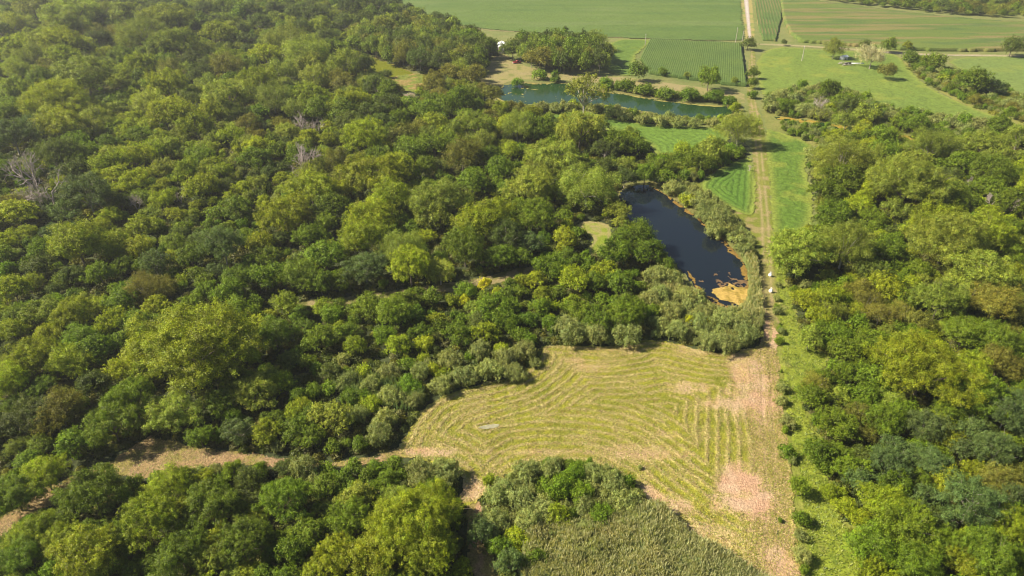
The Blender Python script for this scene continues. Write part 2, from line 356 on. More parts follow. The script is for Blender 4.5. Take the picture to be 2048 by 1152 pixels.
def corn_col(x, y, d):
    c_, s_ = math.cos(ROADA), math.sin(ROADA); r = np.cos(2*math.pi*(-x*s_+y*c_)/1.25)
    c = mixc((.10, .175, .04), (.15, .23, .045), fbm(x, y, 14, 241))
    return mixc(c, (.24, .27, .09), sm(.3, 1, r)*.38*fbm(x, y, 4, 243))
CORN_MAIN = [(1300,82),(1481,90),(1490,160),(1493,176),(1450,172),(1370,160),(1300,150),(1280,120)]
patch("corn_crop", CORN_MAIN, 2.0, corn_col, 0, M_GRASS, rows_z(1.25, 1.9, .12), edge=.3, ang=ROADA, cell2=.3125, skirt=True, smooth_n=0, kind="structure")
patch("soybean_patch", SOYPATCH, 1.2, soy((.15, .25, .04), (.19, .29, .045), None, 250, .4), .06, M_GRASS, relief(.5, 2), edge=1.0, kind="structure")
patch("field_margin", CORN, 1.5, lambda x, y, d: mixc((.14, .22, .05), (.30, .29, .10), fbm(x, y, 10, 255)), .03, M_GRASS, edge=1.0, kind="structure")
def rf_col(x, y, d):
    c = mixc((.15, .22, .045), (.20, .26, .05), fbm(x*.2, y, 25, 261))
    o = sm(.48, .68, fbm(x*.12, y*1.1, 7, 263)); c = mixc(c, (.36, .26, .11), o*.65)
    return mixc(c, (.09, .17, .05), sm(.5, .75, fbm(x*.15, y, 5, 265))*.5)
RF_IN = [(1560,-50),(1563,83),(1660,90),(1720,95),(1850,105),(2150,103),(2150,55),(1900,40),(1750,21),(1640,7),(1600,-3)]
patch("crop_field", RF_IN, 1.6, rf_col, 0, M_GRASS, lambda x, y, d: 1.7+fbm(x*.3, y, 3, 46)*.8, edge=.5, skirt=True, kind="structure")
RF_ROWS = [(1507,-50),(1512,83),(1564,84),(1561,-50)]
def rfr_col(x, y, d):
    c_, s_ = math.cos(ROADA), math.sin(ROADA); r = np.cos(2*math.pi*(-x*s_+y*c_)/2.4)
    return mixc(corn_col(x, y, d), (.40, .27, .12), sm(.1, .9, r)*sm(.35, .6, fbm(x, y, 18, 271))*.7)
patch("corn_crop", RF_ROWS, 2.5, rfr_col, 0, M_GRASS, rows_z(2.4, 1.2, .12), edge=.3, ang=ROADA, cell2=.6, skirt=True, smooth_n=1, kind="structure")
patch("hay_field", BRIGHT, 1.1, soy((.19, .285, .05), (.25, .33, .055), 9.0, 280, .6, .15), .05, M_GRASS, relief(.5, 2.2), edge=1.2, kind="structure")
patch("hay_field", FARRIGHT, 1.4, soy((.20, .29, .07), (.25, .33, .075), 9.0, 290, .3, .1), .05, M_GRASS, relief(.4, 3), edge=1.2, kind="structure")
def yard_col(x, y, d):
    c = mixc((.46, .37, .19), (.40, .37, .12), fbm(x, y, 6, 301)); return mixc(c, (.22, .26, .06), sm(.55, .7, fbm(x, y, 4, 303))*.7)
patch("farm_yard", YARD, .8, yard_col, .04, M_HAY, edge=1.0, kind="structure")
patch("weedy_clearing", WEEDY, .6, lambda x, y, d: mixc((.22, .26, .04), (.38, .28, .09), sm(.45, .65, fbm(x, y, 4, 311))), .04, M_GRASS, relief(.8, 1.5), edge=1.4, kind="structure")
patch("bare_soil", PINK, .6, lambda x, y, d: mixc((.40, .29, .24), (.30, .27, .12), sm(.5, .7, fbm(x, y, 4, 315))), .03, M_HAY, edge=1.4, kind="structure")
def strip_px(pts, w):           # widths in pixels -> polygon in pixels
    L = [(x-w0/2, y) for (x, y), w0 in zip(pts, w)]; R = [(x+w0/2, y) for (x, y), w0 in zip(pts, w)]
    return L+R[::-1]
patch("grass_verge", strip_px([(1488,-50),(1491,0),(1498,50),(1500,84)], [26,26,21,22]), .8, lambda x, y, d: mixc((.30, .36, .08), (.50, .42, .14), sm(.4, .65, fbm(x, y, 8, 321)+.002*(x-140))), .05, M_HAY, edge=.8, kind="structure")
def gravel(x, y, d): return mixc((.62, .52, .44), (.80, .72, .64), sm(.6, 1.6, d)*fbm(x, y, 3, 331)*1.4)
patch("gravel_road", strip_px([(1488,-50),(1492,0),(1498,60),(1500,80)], [9.5,9.5,7.5,7]), .5, gravel, .09, M_SOIL, edge=.25, kind="structure")
def lane2(p, w): return [(x, y-w/2) for x, y in p]+[(x, y+w/2) for x, y in p[::-1]]
patch("field_lane", lane2([(880,50),(1000,63),(1130,67),(1225,75),(1300,77),(1400,81),(1490,87)], 2.2), 1.0, lambda x, y, d: mixc((.42, .34, .17), (.26, .28, .09), fbm(x, y, 8, 341)), .07, M_HAY, edge=.8, kind="structure")
patch("field_lane", lane2([(1505,88),(1600,92),(1680,97),(1740,101),(1800,106),(1850,109),(2000,111),(2150,114)], 3.2), .8, lambda x, y, d: mixc((.56, .46, .28), (.40, .38, .15), fbm(x, y, 9, 345)), .07, M_HAY, edge=.6, kind="structure")
patch("gravel_lane", lane2([(1760,104),(1800,108),(1850,110.5),(2000,112.5),(2150,115)], 1.5), .6, lambda x, y, d: mixc((.66, .57, .44), (.5, .42, .3), fbm(x, y, 5, 346)), .1, M_SOIL, edge=.3, kind="structure")
patch("grass_verge", lane2([(1800,118),(1850,162),(1905,196),(2000,236),(2150,279)], 9), .8, lambda x, y, d: mixc((.30, .33, .06), (.42, .38, .12), fbm(x, y, 5, 351)), .09, M_HAY, edge=1.0, kind="structure")
patch("bare_soil", [(1858,232),(1905,238),(1912,250),(1880,250)], .6, lambda x, y, d: mixc((.55, .36, .22), (.25, .24, .08), sm(.5, .65, fbm(x, y, 4, 355))), .12, M_HAY, edge=1.2, kind="structure")
patch("dry_puddle", [(952,858),(970,852),(998,848),(1000,855),(975,861)], .15, lambda x, y, d: mixc((.52, .48, .33), (.45, .44, .27), fbm(x, y, .8, 361)), .33, M_SOIL, edge=.2, kind="structure")
patch("reed_floor", REEDS, 1.0, lambda x, y, d: mixc((.10, .11, .04), (.16, .15, .07), fbm(x, y, 2, 365)), .05, M_SOIL, edge=.6, kind="structure")
patch("rough_grass", [(1520,205),(1560,225),(1700,250),(1830,262),(2150,300),(2150,330),(1960,318),(1800,300),(1700,290),(1640,300),(1560,272),(1528,256)], .8, lambda x, y, d: mixc((.20, .25, .05), (.36, .33, .10), fbm(x, y, 4, 381)), .02, M_GRASS, relief(.05, 1), edge=1.5, kind="structure")
patch("rough_grass", [(640,-50),(780,60),(960,80),(985,110),(965,195),(1060,215),(1480,260),(1500,330),(1380,372),(1400,390),(1480,440),(1515,520),(1560,520),(1630,470),(1640,420),(1625,350),(1650,290),(2150,330),(2150,-50)], 2.0, lambda x, y, d: mixc((.19, .25, .06), (.34, .33, .12), fbm(x, y, 6, 383)), .012, M_GRASS, edge=1.5, kind="structure")
# bank ground round the ponds
def grow(poly, m):
    P = G(poly); c = P.mean(0); n = len(P); out = []
    for i in range(n):
        t = P[(i+1) % n]-P[i-1]; nn = np.array([t[1], -t[0]])/(np.hypot(*t)+1e-9)
        if np.dot(nn, P[i]-c) < 0: nn = -nn
        out.append(P[i]+nn*m)
    return np.array(out)
bank = lambda x, y, d: mixc((.16, .20, .05), (.34, .29, .10), fbm(x, y, 4, 371))
patch("pond_bank", grow(POND_B, 5), .6, bank, .02, M_GRASS, relief(.05, 1.2), edge=1.0, kind="structure")
patch("pond_bank", grow(POND_A, 5), .9, bank, .02, M_GRASS, edge=1.0, kind="structure")
patch("pond_bank", grow(POND_C, 4), .9, bank, .02, M_GRASS, edge=1.0, kind="structure")
W_DARK = water_mat("pond_water", (.006, .010, .018), .03, (.008, .013, .016))
W_GREEN = water_mat("green_pond_water", (.012, .036, .011), .02, (.020, .050, .014), .30, .10)
W_ALGAE = water_mat("algal_water", (.13, .15, .012), .02, (.18, .19, .02))
blank = lambda x, y, d: np.ones((len(x), 3))*.5
patch("pond_water", POND_B, .8, blank, .12, W_DARK, edge=.5, kind="structure")
patch("pond_water", POND_A, 1.2, blank, .12, W_GREEN, edge=.5, kind="structure")
patch("pond_water", POND_C, 1.2, blank, .12, W_ALGAE, edge=.5, kind="structure")
patch("canal_water", CANAL, .8, blank, .12, W_GREEN, edge=.3, kind="structure")

def mats(name, poly, cell, test, colfn, z, label=None, skirtless=True):
    """ragged floating mats: the cells of the water surface where test() holds"""
    P = chaikin(G(poly), 2); lo = P.min(0); hi = P.max(0)
    nu = int((hi[0]-lo[0])/cell)+2; nv = int((hi[1]-lo[1])/cell)+2
    U, Vv = np.meshgrid(lo[0]+np.arange(nu)*cell, lo[1]+np.arange(nv)*cell, indexing='ij')
    X, Y = U.ravel(), Vv.ravel(); X = X+(hash2(np.arange(X.size), 0*np.arange(X.size), 9)-.5)*cell*.6
    D = sdist(P, X, Y); ok = (D > 0) & test(X, Y, D)
    idx = np.arange(nu*nv).reshape(nu, nv)
    q = np.stack([idx[:-1, :-1], idx[1:, :-1], idx[1:, 1:], idx[:-1, 1:]], -1).reshape(-1, 4)
    q = q[ok[q].all(1)]
    if not len(q): return
    used = np.unique(q); remap = np.full(nu*nv, -1); remap[used] = np.arange(len(used)); q = remap[q]
    x, y, d = X[used], Y[used], D[used]
    V = np.c_[x, y, z+.05*fbm(x, y, .7, 77)]
    link(name, mesh_from(name, V, q, M_SOIL, vcol=np.asarray(colfn(x, y, d))*.58), kind="stuff", label=label or "orange algae floating on the pond")
GOLD = (.64, .44, .12)
gx, gy = ground(1468, 592)
mats("algae_mat", POND_B, .22, lambda x, y, d: (np.hypot((x-gx)/5.6, (y-gy)/4.6) + (fbm(x, y, 2.5, 401)-.5)*1.8 < .98),
     lambda x, y, d: mixc(GOLD, (.42, .30, .06), sm(.45, .7, fbm(x, y, 1.5, 403))), .16, "golden algae mat filling the near end of the dark pond")
mats("algae_mat", POND_B, .25, lambda x, y, d: (d < 1.4+fbm(x, y, 4, 411)*3.0-1.2) & (x > ground(1300, 380)[0]) & (fbm(x, y, 1.2, 413) > .36),
     lambda x, y, d: mixc((.40, .25, .05), (.24, .15, .04), fbm(x, y, 1.2, 415)), .15, "rusty orange algae along the banks of the dark pond")
mats("algae_mat", POND_B, .25, lambda x, y, d: ((np.hypot((x-gx)/9.5, (y-gy-5)/8) + (fbm(x, y, 2.0, 421, 4)-.5)*2.0 < .62) & (fbm(x, y, .9, 423) > .45)),
     lambda x, y, d: mixc((.17, .11, .07), (.30, .19, .08), fbm(x, y, 1.0, 425)), .14, "brown weed mat thinning out across the dark pond")
mats("algae_mat", POND_A, .5, lambda x, y, d: ((d < .6+fbm(x, y, 6, 431)*2.8) & (fbm(x, y, 2, 432) > .35)) | ((x < ground(1130, 190)[0]) & (fbm(x, y, 1.8, 433, 2) > .73)) | (fbm(x, y, 2.5, 434, 2) > .88) | ((x < ground(998, 190)[0])),
     lambda x, y, d: mixc((.50, .38, .10), (.36, .38, .10), fbm(x, y, 2, 435)), .17, "yellow algae patches floating on the long green pond")
mats("algae_mat", CANAL, .4, lambda x, y, d: fbm(x, y, 3, 441) > .40, lambda x, y, d: mixc((.55, .33, .05), (.38, .33, .06), fbm(x, y, 3, 443)), .17, "orange algae covering the canal between the hedges")
mats("algae_mat", POND_C, .6, lambda x, y, d: (d < .8+fbm(x, y, 5, 451)*1.2), lambda x, y, d: mixc((.5, .36, .10), (.2, .22, .03), fbm(x, y, 3, 453)), .17, "tan scum along the edge of the olive pond")

# ------------------------------------------------------------------ plant prototypes
def leaves_mesh(name, C, N, S, T, mat, rng, elong=1.5):
    n = len(C)
    N = N/np.linalg.norm(N, axis=1, keepdims=True)
    r = rng.normal(size=(n, 3)); t = np.cross(N, r); t /= np.linalg.norm(t, axis=1, keepdims=True)
    b = np.cross(N, t); h = S[:, None]
    V = np.stack([C-t*h*elong*.5, C-b*h*.5+N*h*.12, C+t*h*elong*.5, C+b*h*.5+N*h*.12], 1).reshape(-1, 3)
    F = np.arange(4*n).reshape(-1, 4)
    return mesh_from(name, V, F, mat, fcol=T)
def sphere_dirs(rng, n, zmin):
    z = rng.uniform(zmin, 1, n); a = rng.uniform(0, 2*math.pi, n); r = np.sqrt(1-z*z)
    return np.c_[r*np.cos(a), r*np.sin(a), z]
STY = dict(   # lobes, lobe radius, clumps per lobe, leaves per clump, leaf size, envelope z centre / half height / lowest, clump radius
 round =dict(nl=26, lr=(.27, .40), nc=24, lc=11, ls=.052, zc=1.08, rz=.86, zmin=-.45, cr=.085, up=.25),
 billow=dict(nl=40, lr=(.17, .28), nc=20, lc=12, ls=.046, zc=1.10, rz=.85, zmin=-.40, cr=.070, up=.35),
 rough =dict(nl=46, lr=(.15, .26), nc=17, lc=11, ls=.044, zc=1.12, rz=.80, zmin=-.35, cr=.080, up=.15),
 wispy =dict(nl=34, lr=(.18, .30), nc=24, lc=10, ls=.040, zc=1.05, rz=.92, zmin=-.50, cr=.090, up=.60),
 open  =dict(nl=30, lr=(.14, .22), nc=13, lc=10, ls=.046, zc=1.25, rz=.72, zmin=-.45, cr=.080, up=.30),
 brush =dict(nl=18, lr=(.28, .42), nc=24, lc=12, ls=.060, zc=.62, rz=.70, zmin=-.30, cr=.110, up=.45),
 silver=dict(nl=30, lr=(.20, .32), nc=22, lc=12, ls=.048, zc=.58, rz=.66, zmin=-.25, cr=.085, up=.55),
)
def crown_proto(style, seed, k=1.0, mat=None):
    """k > 1: finer, more numerous leaves. Returns (mesh, lobe centres)"""
    s = STY[style]; rng = np.random.default_rng(seed); nl = int(s['nl']*(k**.5))
    d = sphere_dirs(rng, nl, s['zmin'])
    a = np.arctan2(d[:, 1], d[:, 0]); p1, p2 = rng.uniform(0, 6.28, 2)
    rad = 1+.16*np.sin(2*a+p1)+.12*np.sin(3*a+p2)
    lr = rng.uniform(*s['lr'], nl)/(k**.12)
    ctr = d*np.c_[rad, rad, np.ones(nl)]*(1-lr*1.0)[:, None]*rng.uniform(.66, 1.22, nl)[:, None]
    ctr[:, 2] = ctr[:, 2]*s['rz']+s['zc']
    ctr = np.concatenate([ctr, np.c_[rng.uniform(-.35, .35, (5, 2)), s['zc']+rng.uniform(-.35, .35, 5)]]); lr = np.r_[lr, np.full(5, .45)]
    nc = s['nc']; Cs, Ns, Ts = [], [], []
    for c, r in zip(ctr, lr):
        dd = sphere_dirs(rng, nc, -.55)
        cc = c+dd*r*np.where(rng.random(nc) < .14, rng.uniform(1.2, 1.6, nc), rng.uniform(.55, 1.22, nc))[:, None]*rng.uniform(.72, 1.28, 3)
        ltone = rng.uniform(.86, 1.14)
        lc = int(s['lc']*(k**.5)); off = rng.normal(size=(nc, lc, 3))*s['cr']*.50/(k**.1)
        off[..., 2] *= 1+s['up']
        P = cc[:, None]+off
        n = dd[:, None]*.9+rng.normal(size=(nc, lc, 3))*.55+np.array([0, 0, .3])
        tone = ltone*rng.uniform(.62, 1.42, (nc, 1))*rng.uniform(.75, 1.25, (nc, lc)); hue = rng.normal(0, .05, (nc, 1))+rng.normal(0, .04, (nc, lc))
        T = np.stack([tone*(1+hue), tone, tone*(1-hue)], -1)
        Cs.append(P.reshape(-1, 3)); Ns.append(n.reshape(-1, 3)); Ts.append(T.reshape(-1, 3))
    C = np.concatenate(Cs); N = np.concatenate(Ns); T = np.clip(np.concatenate(Ts), .3, 2)
    ok = C[:, 2] > .02; C, N, T = C[ok], N[ok], T[ok]
    S = s['ls']*rng.uniform(.7, 1.35, len(C))/(k**.45)
    return leaves_mesh(f"crown_{style}", C, N, S, T, mat or M_LEAF, rng), ctr
def tubes(segs, sides=5):
    """segs: list of (p0, p1, r0, r1)"""
    a = np.arange(sides)*2*math.pi/sides; Vs, Fs = [], []; n = 0
    for p0, p1, r0, r1 in segs:
        p0 = np.array(p0, float); p1 = np.array(p1, float); t = p1-p0; t /= np.linalg.norm(t)+1e-9
        u = np.cross(t, (0, 0, 1) if abs(t[2]) < .9 else (1, 0, 0)); u /= np.linalg.norm(u); v = np.cross(t, u)
        ring = np.cos(a)[:, None]*u+np.sin(a)[:, None]*v
        Vs += [p0+ring*r0, p1+ring*r1]; i = np.arange(sides)
        Fs.append(np.c_[n+i, n+(i+1) % sides, n+sides+(i+1) % sides, n+sides+i]); n += 2*sides
    return np.concatenate(Vs), np.concatenate(Fs)
def trunk_proto(ctr, seed, mat, zf=.55, r=.045, nlimb=12, zc=1.1):
    rng = np.random.default_rng(seed); segs = []
    b = np.array([rng.uniform(-.04, .04), rng.uniform(-.04, .04), zf])
    segs.append(((0, 0, -.05), (b*.5)+[0, 0, 0], r*1.35, r*1.05)); segs.append((b*.5, b, r*1.05, r*.9))
    for i in rng.permutation(len(ctr)-5)[:nlimb]:
        e = ctr[i]; m = b+(e-b)*.5+np.array([0, 0, .10])+rng.normal(0, .03, 3)
        segs += [(b, m, r*.6, r*.38), (m, e+np.array([0, 0, .08]), r*.38, r*.1)]
        for _ in range(2):
            q = e+rng.normal(0, .18, 3); segs.append((m+(e-m)*rng.uniform(.3, .8), q, r*.2, r*.05))
    V, F = tubes(segs); return mesh_from("trunk", V, F, mat, smooth=True)
def dead_proto(seed, up=.8):
    rng = np.random.default_rng(seed); segs = []
    def grow_(p, d, l, r, lev):
        d = d/np.linalg.norm(d); q = p+d*l*.5; d2 = d+rng.normal(0, .12, 3); d2 /= np.linalg.norm(d2); e = q+d2*l*.5
        segs.append((p, q, r, r*.82)); segs.append((q, e, r*.82, r*.62))
        if lev == 0: return
        for k in range(rng.integers(3, 5)):
            s = rng.uniform(.35, 1); o = q+(e-q)*s if s > .5 else p+(q-p)*(s+.4)
            nd = d2*up+rng.normal(0, .52, 3)+np.array([0, 0, .25]); grow_(o, nd, l*rng.uniform(.5, .75), r*.5, lev-1)
    for k in range(3): grow_(np.zeros(3), np.array([rng.normal(0, .25), rng.normal(0, .25), 1.0]), .85, .062, 4)
    V, F = tubes(segs, 4); h = V[:, 2].max(); V = V*2.0/h
    return mesh_from("dead_branches", V, F, M_DEAD)
PROTO = {}
def build_protos():
    sd = 100
    for st, nvar in (('round', 5), ('billow', 5), ('rough', 5), ('wispy', 5), ('brush', 4), ('silver', 5), ('open', 2)):
        tall = st in ('round', 'billow', 'rough', 'wispy', 'open')
        for q, k, nv in (('mid', 1.5, nvar), ('low', .45, 3 if st != 'open' else 0), ('high', 4.2, 3 if st in ('billow', 'wispy', 'round', 'rough') else 0), ('huge', 9.0, 2 if st == 'billow' else 0)):
            L = []
            for _ in range(nv):
                sd += 1; me, ctr = crown_proto(st, sd, k)
                bark = M_PALEBARK if st in ('open', 'wispy', 'rough') else M_BARK
                tr = trunk_proto(ctr, sd, bark, r=.05 if st == 'open' else .035, zf=.55 if tall else .25, nlimb=16 if st in ('open', 'rough') else 10)
                L.append((me, tr))
            PROTO[st, q] = L
    PROTO['dead', 'mid'] = [(dead_proto(i), None) for i in range(60, 65)]
build_protos()

# ------------------------------------------------------------------ plant kinds
KIND = {  # code: (name, category, colour word, albedo, styles)
 'Y': ("cottonwood_tree", "tree", "yellow-green", (.180, .222, .011), ('billow', 'round')),
 'L': ("willow_tree", "tree", "pale green", (.165, .205, .034), ('wispy', 'billow')),
 'G': ("broadleaf_tree", "tree", "mid-green", (.100, .150, .009), ('round', 'billow')),
 'D': ("oak_tree", "tree", "dark green", (.070, .100, .018), ('round', 'rough')),
 'T': ("oak_tree", "tree", "grey-green", (.078, .118, .042), ('rough',)),
 'B': ("broadleaf_tree", "tree", "brownish green", (.135, .140, .026), ('wispy', 'round')),
 'P': ("maple_tree", "tree", "golden yellow", (.33, .34, .014), ('billow',)),
 'W': ("poplar_tree", "tree", "whitish grey", (.36, .33, .27), ('wispy',)),
 'O': ("cottonwood_tree", "tree", "sparse pale green", (.15, .18, .03), ('open',)),
 's': ("silvery_shrub", "shrub", "silvery", (.175, .205, .088), ('silver',)),
 'g': ("green_shrub", "shrub", "green", (.105, .170, .010), ('brush',)),
 'y': ("green_shrub", "shrub", "lime green", (.215, .265, .014), ('brush',)),
 'X': ("dead_tree", "tree", "bare grey", (.3, .3, .3), ('dead',)),
}
SHRUB = set('sgy')
# (crown centre x, y, crown width) in photo pixels, by kind
SPEC = """
L 145,22,98 65,12,70 25,42,55 138,52,80 255,28,70 330,38,100 285,62,95 75,78,40 70,110,55 355,85,90 35,140,50 170,147,120 30,180,60 190,215,40 300,205,70 190,240,60 640,50,40 580,78,90 610,106,98 560,140,70 620,130,60 690,127,70 630,155,60 455,192,90 545,195,75 590,218,50 420,165,50 770,55,55 330,295,50 330,335,50 520,365,45 945,255,80 1035,252,75 1160,258,95 1115,310,100 1095,345,60 1060,372,95 1175,372,112 880,398,110 870,430,70 800,500,85 880,540,65 85,622,62 1600,500,120 1690,492,112 1895,478,140 1880,600,95 1620,675,55 1690,308,112 1862,290,82 1970,285,75 2005,312,60 1812,368,130 1735,222,55 1693,238,50 1670,95,42 1375,150,16 1470,160,18 1420,300,60 1480,255,80 665,835,72 720,992,60 420,1122,70 350,822,92 1190,78,50 1965,545,120 625,340,60 100,30,45 205,20,50 2040,270,60 160,90,50
Y 1690,1012,44 730,275,90 250,78,45 28,90,60 120,85,80 125,112,60 205,106,30 280,130,60 335,168,78 110,200,130 345,220,90 437,62,66 530,105,58 555,42,20 515,165,80 620,195,65 700,205,85 120,252,82 225,325,70 255,262,45 275,238,40 330,235,65 395,255,60 300,302,55 370,345,60 395,378,60 270,362,60 295,345,40 325,398,50 215,432,50 415,372,55 500,312,35 620,272,42 620,372,98 570,425,95 750,350,110 800,332,70 780,392,95 740,430,95 870,245,50 1022,303,40 810,345,60 970,432,118 155,487,110 225,480,62 280,497,60 15,478,50 350,512,40 25,575,72 310,612,55 150,625,80 230,642,60 20,655,60 390,685,215 520,480,60 720,475,95 570,605,60 520,650,58 1130,475,55 1045,560,30 1150,560,60 970,668,50 60,712,100 140,722,80 20,762,80 240,745,60 560,768,58 605,812,42 588,822,40 710,690,50 800,690,50 530,862,60 90,950,80 340,970,80 300,1040,118 60,1062,90 170,1112,112 670,1112,82 750,1108,100 830,1040,150 862,1102,110 1970,460,100 1870,450,115 1610,600,50 1660,592,60 1640,632,50 1770,572,60 1760,710,60 1850,735,160 1935,742,90 1900,880,50 1900,965,68 1948,937,46 1660,982,40 1716,1032,40 2020,1052,80 1740,1137,60 1760,372,60 1365,300,42 1815,90,20 820,532,88 905,600,30 1930,1120,80
s 1100,1076,34 1172,1060,40 1245,1052,34 1062,1112,44 1210,1072,26
G 210,44,30 240,112,45 310,100,60 85,155,60 450,12,45 480,25,40 565,55,35 710,85,40 750,90,50 780,110,40 665,97,58 500,125,45 775,178,50 150,285,60 180,305,60 215,285,50 20,228,50 545,302,40 470,415,60 660,412,70 650,445,50 640,218,60 690,218,70 760,312,60 820,300,60 870,287,60 980,312,50 1082,258,60 1000,337,60 945,362,62 850,332,50 1065,428,82 85,495,55 200,547,60 245,602,58 380,512,60 350,482,50 270,645,60 500,522,42 540,552,70 600,547,80 650,512,72 640,562,60 685,557,55 410,582,50 460,582,62 475,622,60 610,657,52 740,612,70 700,662,50 790,622,80 930,492,90 1000,512,60 1040,512,50 1100,532,62 1140,512,50 1020,567,30 815,602,52 865,592,40 1010,642,50 1040,667,36 1270,470,80 1230,502,70 1300,505,60 1240,562,60 1190,562,50 1250,622,88 1200,642,60 1160,622,50 190,702,72 265,802,100 225,852,90 400,872,50 150,882,72 440,802,70 592,862,60 622,872,50 663,892,34 720,886,36 30,992,82 185,987,110 40,1112,82 420,1012,98 240,1082,80 360,1102,108 470,942,50 570,1002,100 480,1082,100 700,1032,80 690,952,36 735,952,36 790,927,40 780,957,46 650,972,50 860,977,50 1780,502,60 1715,642,40 1680,667,50 1740,682,60 1830,672,50 1930,662,80 2000,682,80 1690,702,60 1625,792,62 1690,742,50 1740,782,60 1680,852,70 1770,842,80 1960,792,100 1640,902,70 1700,932,60 1650,932,36 1790,972,70 1820,1052,118 1740,1092,88 1900,1092,88 1975,1112,108 1832,1122,98 1800,240,40 1690,352,70 1770,302,60 1735,277,40 1930,322,60 1980,342,80 1650,382,52 1670,422,62 1950,402,40 1660,177,45 1692,202,50 1780,88,32 1820,115,34 1870,120,42 1950,162,60 1505,145,26 1505,165,25 1275,140,42 1325,142,20 1418,155,50 1240,292,50 1275,292,45 1270,272,30 1400,322,50 1330,332,50 930,77,58 975,92,45 960,122,40 1025,95,45 1070,80,45 1110,76,40 1150,80,45 1160,105,45 1185,110,40 1150,122,35 1290,345,50 1330,352,40 1600,972,48 1606,1035,36 1060,715,10 2030,405,70 1830,247,50 2000,252,50 870,205,50 920,200,60 800,235,50 850,218,55
D 200,78,50 385,115,45 385,202,50 410,15,40 490,75,35 520,42,50 500,18,50 550,15,45 590,20,40 630,30,50 600,52,45 655,70,40 690,45,40 730,35,45 700,12,50 740,6,45 415,130,42 730,125,45 750,172,50 800,50,50 880,55,40 810,85,55 850,92,50 890,85,50 840,117,50 880,122,55 110,312,90 240,402,50 540,345,40 700,242,60 760,247,55 690,272,40 740,225,60 772,207,60 80,532,55 145,552,50 60,832,90 500,962,58 1210,297,52 1250,352,50 1730,90,26 2027,88,48 1497,85,28 1568,84,13 1130,58,12 1200,98,40 1870,412,60 1700,215,50 1010,472,80 350,60,40 300,25,45 360,15,40 240,5,40 450,45,40 0,60,45
T 25,272,92 175,387,102 130,422,60 80,412,40 310,527,60 445,492,92 730,532,80 1060,487,60 480,862,60 1850,852,80 2010,832,80 1950,862,70 1780,932,80 1862,922,80 1992,902,80 1930,902,60 1720,962,56 1850,992,60 1945,1002,118 2022,992,62 962,1062,60 1745,225,45 1985,172,42 1020,1122,60 60,255,60
B 155,32,40 190,57,30 95,128,40 340,140,50 455,130,60 680,155,50 840,60,50 925,112,50 900,142,40 945,147,55 20,412,60 555,242,28 572,247,28 675,322,62 600,432,50 840,252,42 925,307,80 290,572,80 120,822,92 1735,602,50 1800,622,50 1842,642,60 1992,602,100 2002,722,80 1630,770,60 1722,832,60 2002,962,80 1775,140,38 1080,115,55 1120,110,40 1060,100,40 790,180,40 880,190,45 1040,215,30
P 970,567,30 928,600,28 1380,640,22 1410,645,24
W 1745,112,50
O 1170,188,80
X 55,335,80 95,375,80 40,395,50 600,240,40 635,250,32 610,312,80 1945,365,28 1985,398,30 2042,402,36 1870,345,20 1640,205,36 270,402,40 360,392,24 1500,335,14
s 1055,945,62 1100,942,46 1190,947,50 1225,967,52 1252,1002,60 1000,992,60 1040,1002,60 1090,1022,58 1170,1012,50 1060,1042,58 990,1042,60 840,950,70 884,945,66 630,962,40 760,872,50 1130,652,46 1150,667,60 1192,672,52 1252,667,58 1310,552,50 1342,557,46 1320,592,46 1372,592,44 1345,622,46 1300,602,44 1400,642,40 1440,645,44 1482,652,50 1420,682,50 1455,690,46 1350,662,50 1495,672,46 1320,650,44 1565,775,28 1562,802,26 1572,844,28 1605,1112,40 1555,622,18 1553,597,14 1602,1072,24 1570,905,24 1400,407,36 1345,377,40 1440,437,46 1428,462,40 1460,457,30 1477,482,30 1490,502,34 1412,432,36 1620,302,26 1540,200,30 1560,190,38 1590,197,30 1605,217,40 1640,228,40 1790,237,40 1865,240,30 1960,247,36 1900,245,30 1545,215,30 1110,217,30 1080,215,30 1140,213,26 1250,232,30 1285,240,30 1320,244,30 1355,246,30 1390,247,28 1425,246,26 1220,225,28 1195,218,24 1280,935,10 1010,720,50 1050,700,50 980,740,52 930,750,50 880,770,50 900,720,48 840,740,46 960,700,46 780,790,50 740,770,46 1070,727,24 1030,745,40 690,760,46 830,800,40 770,840,50 720,830,40
g 1150,950,52 1120,977,60 1160,987,50 1200,1032,50 1000,1092,50 1070,1122,50 1190,1112,30 1575,905,34 1558,682,18 1570,217,40 1605,170,24 1930,240,34 1845,135,26 1895,150,28 1925,165,26 1560,1040,10 1180,655,44 1220,650,50 1100,650,44 1060,640,40 820,770,44 700,800,44 1280,630,44 1505,190,20 1430,195,40 1380,192,34 1330,188,34 1290,180,34 1250,172,34 1210,168,30 1460,205,26 1080,150,30 1110,155,26 1035,165,24
y 1110,1032,58 1030,1077,50 1375,402,32 1570,70,0 990,1000,20 1730,250,26 1665,215,22 1890,160,24 1470,215,22 1440,238,18 850,690,40 1000,700,36 980,960,24 1640,232,24 1560,990,8
"""
items = []       # dict(x, y, r, h, code, wpx, cx, cy)
def place(cx, cy, w, code):
    shr = code in SHRUB
    h = 3.0
    for _ in range(4):
        zc = h*(.5 if shr else .58)
        x, y = ground(cx, cy, zc); zcam = project(x, y, zc)[2]
        r = w*.5*zcam/FPX*1.04
        if shr: h = min(1.25*r*1.0+.4, 5.5)
        elif code == 'X': h = r*2.1
        else: h = min(1.75*r, 5.5+1.0*r) if r > 3 else 1.9*r
        if code in 'O': h = 2.0*r
    return dict(x=x, y=y, r=r, h=h, code=code, wpx=w, cx=cx, cy=cy)
for line in SPEC.strip().splitlines():
    code, rest = line.split(" ", 1)
    for t in rest.split():
        cx, cy, w = map(float, t.split(","))
        if w > 9: items.append(place(cx, cy, w, code))
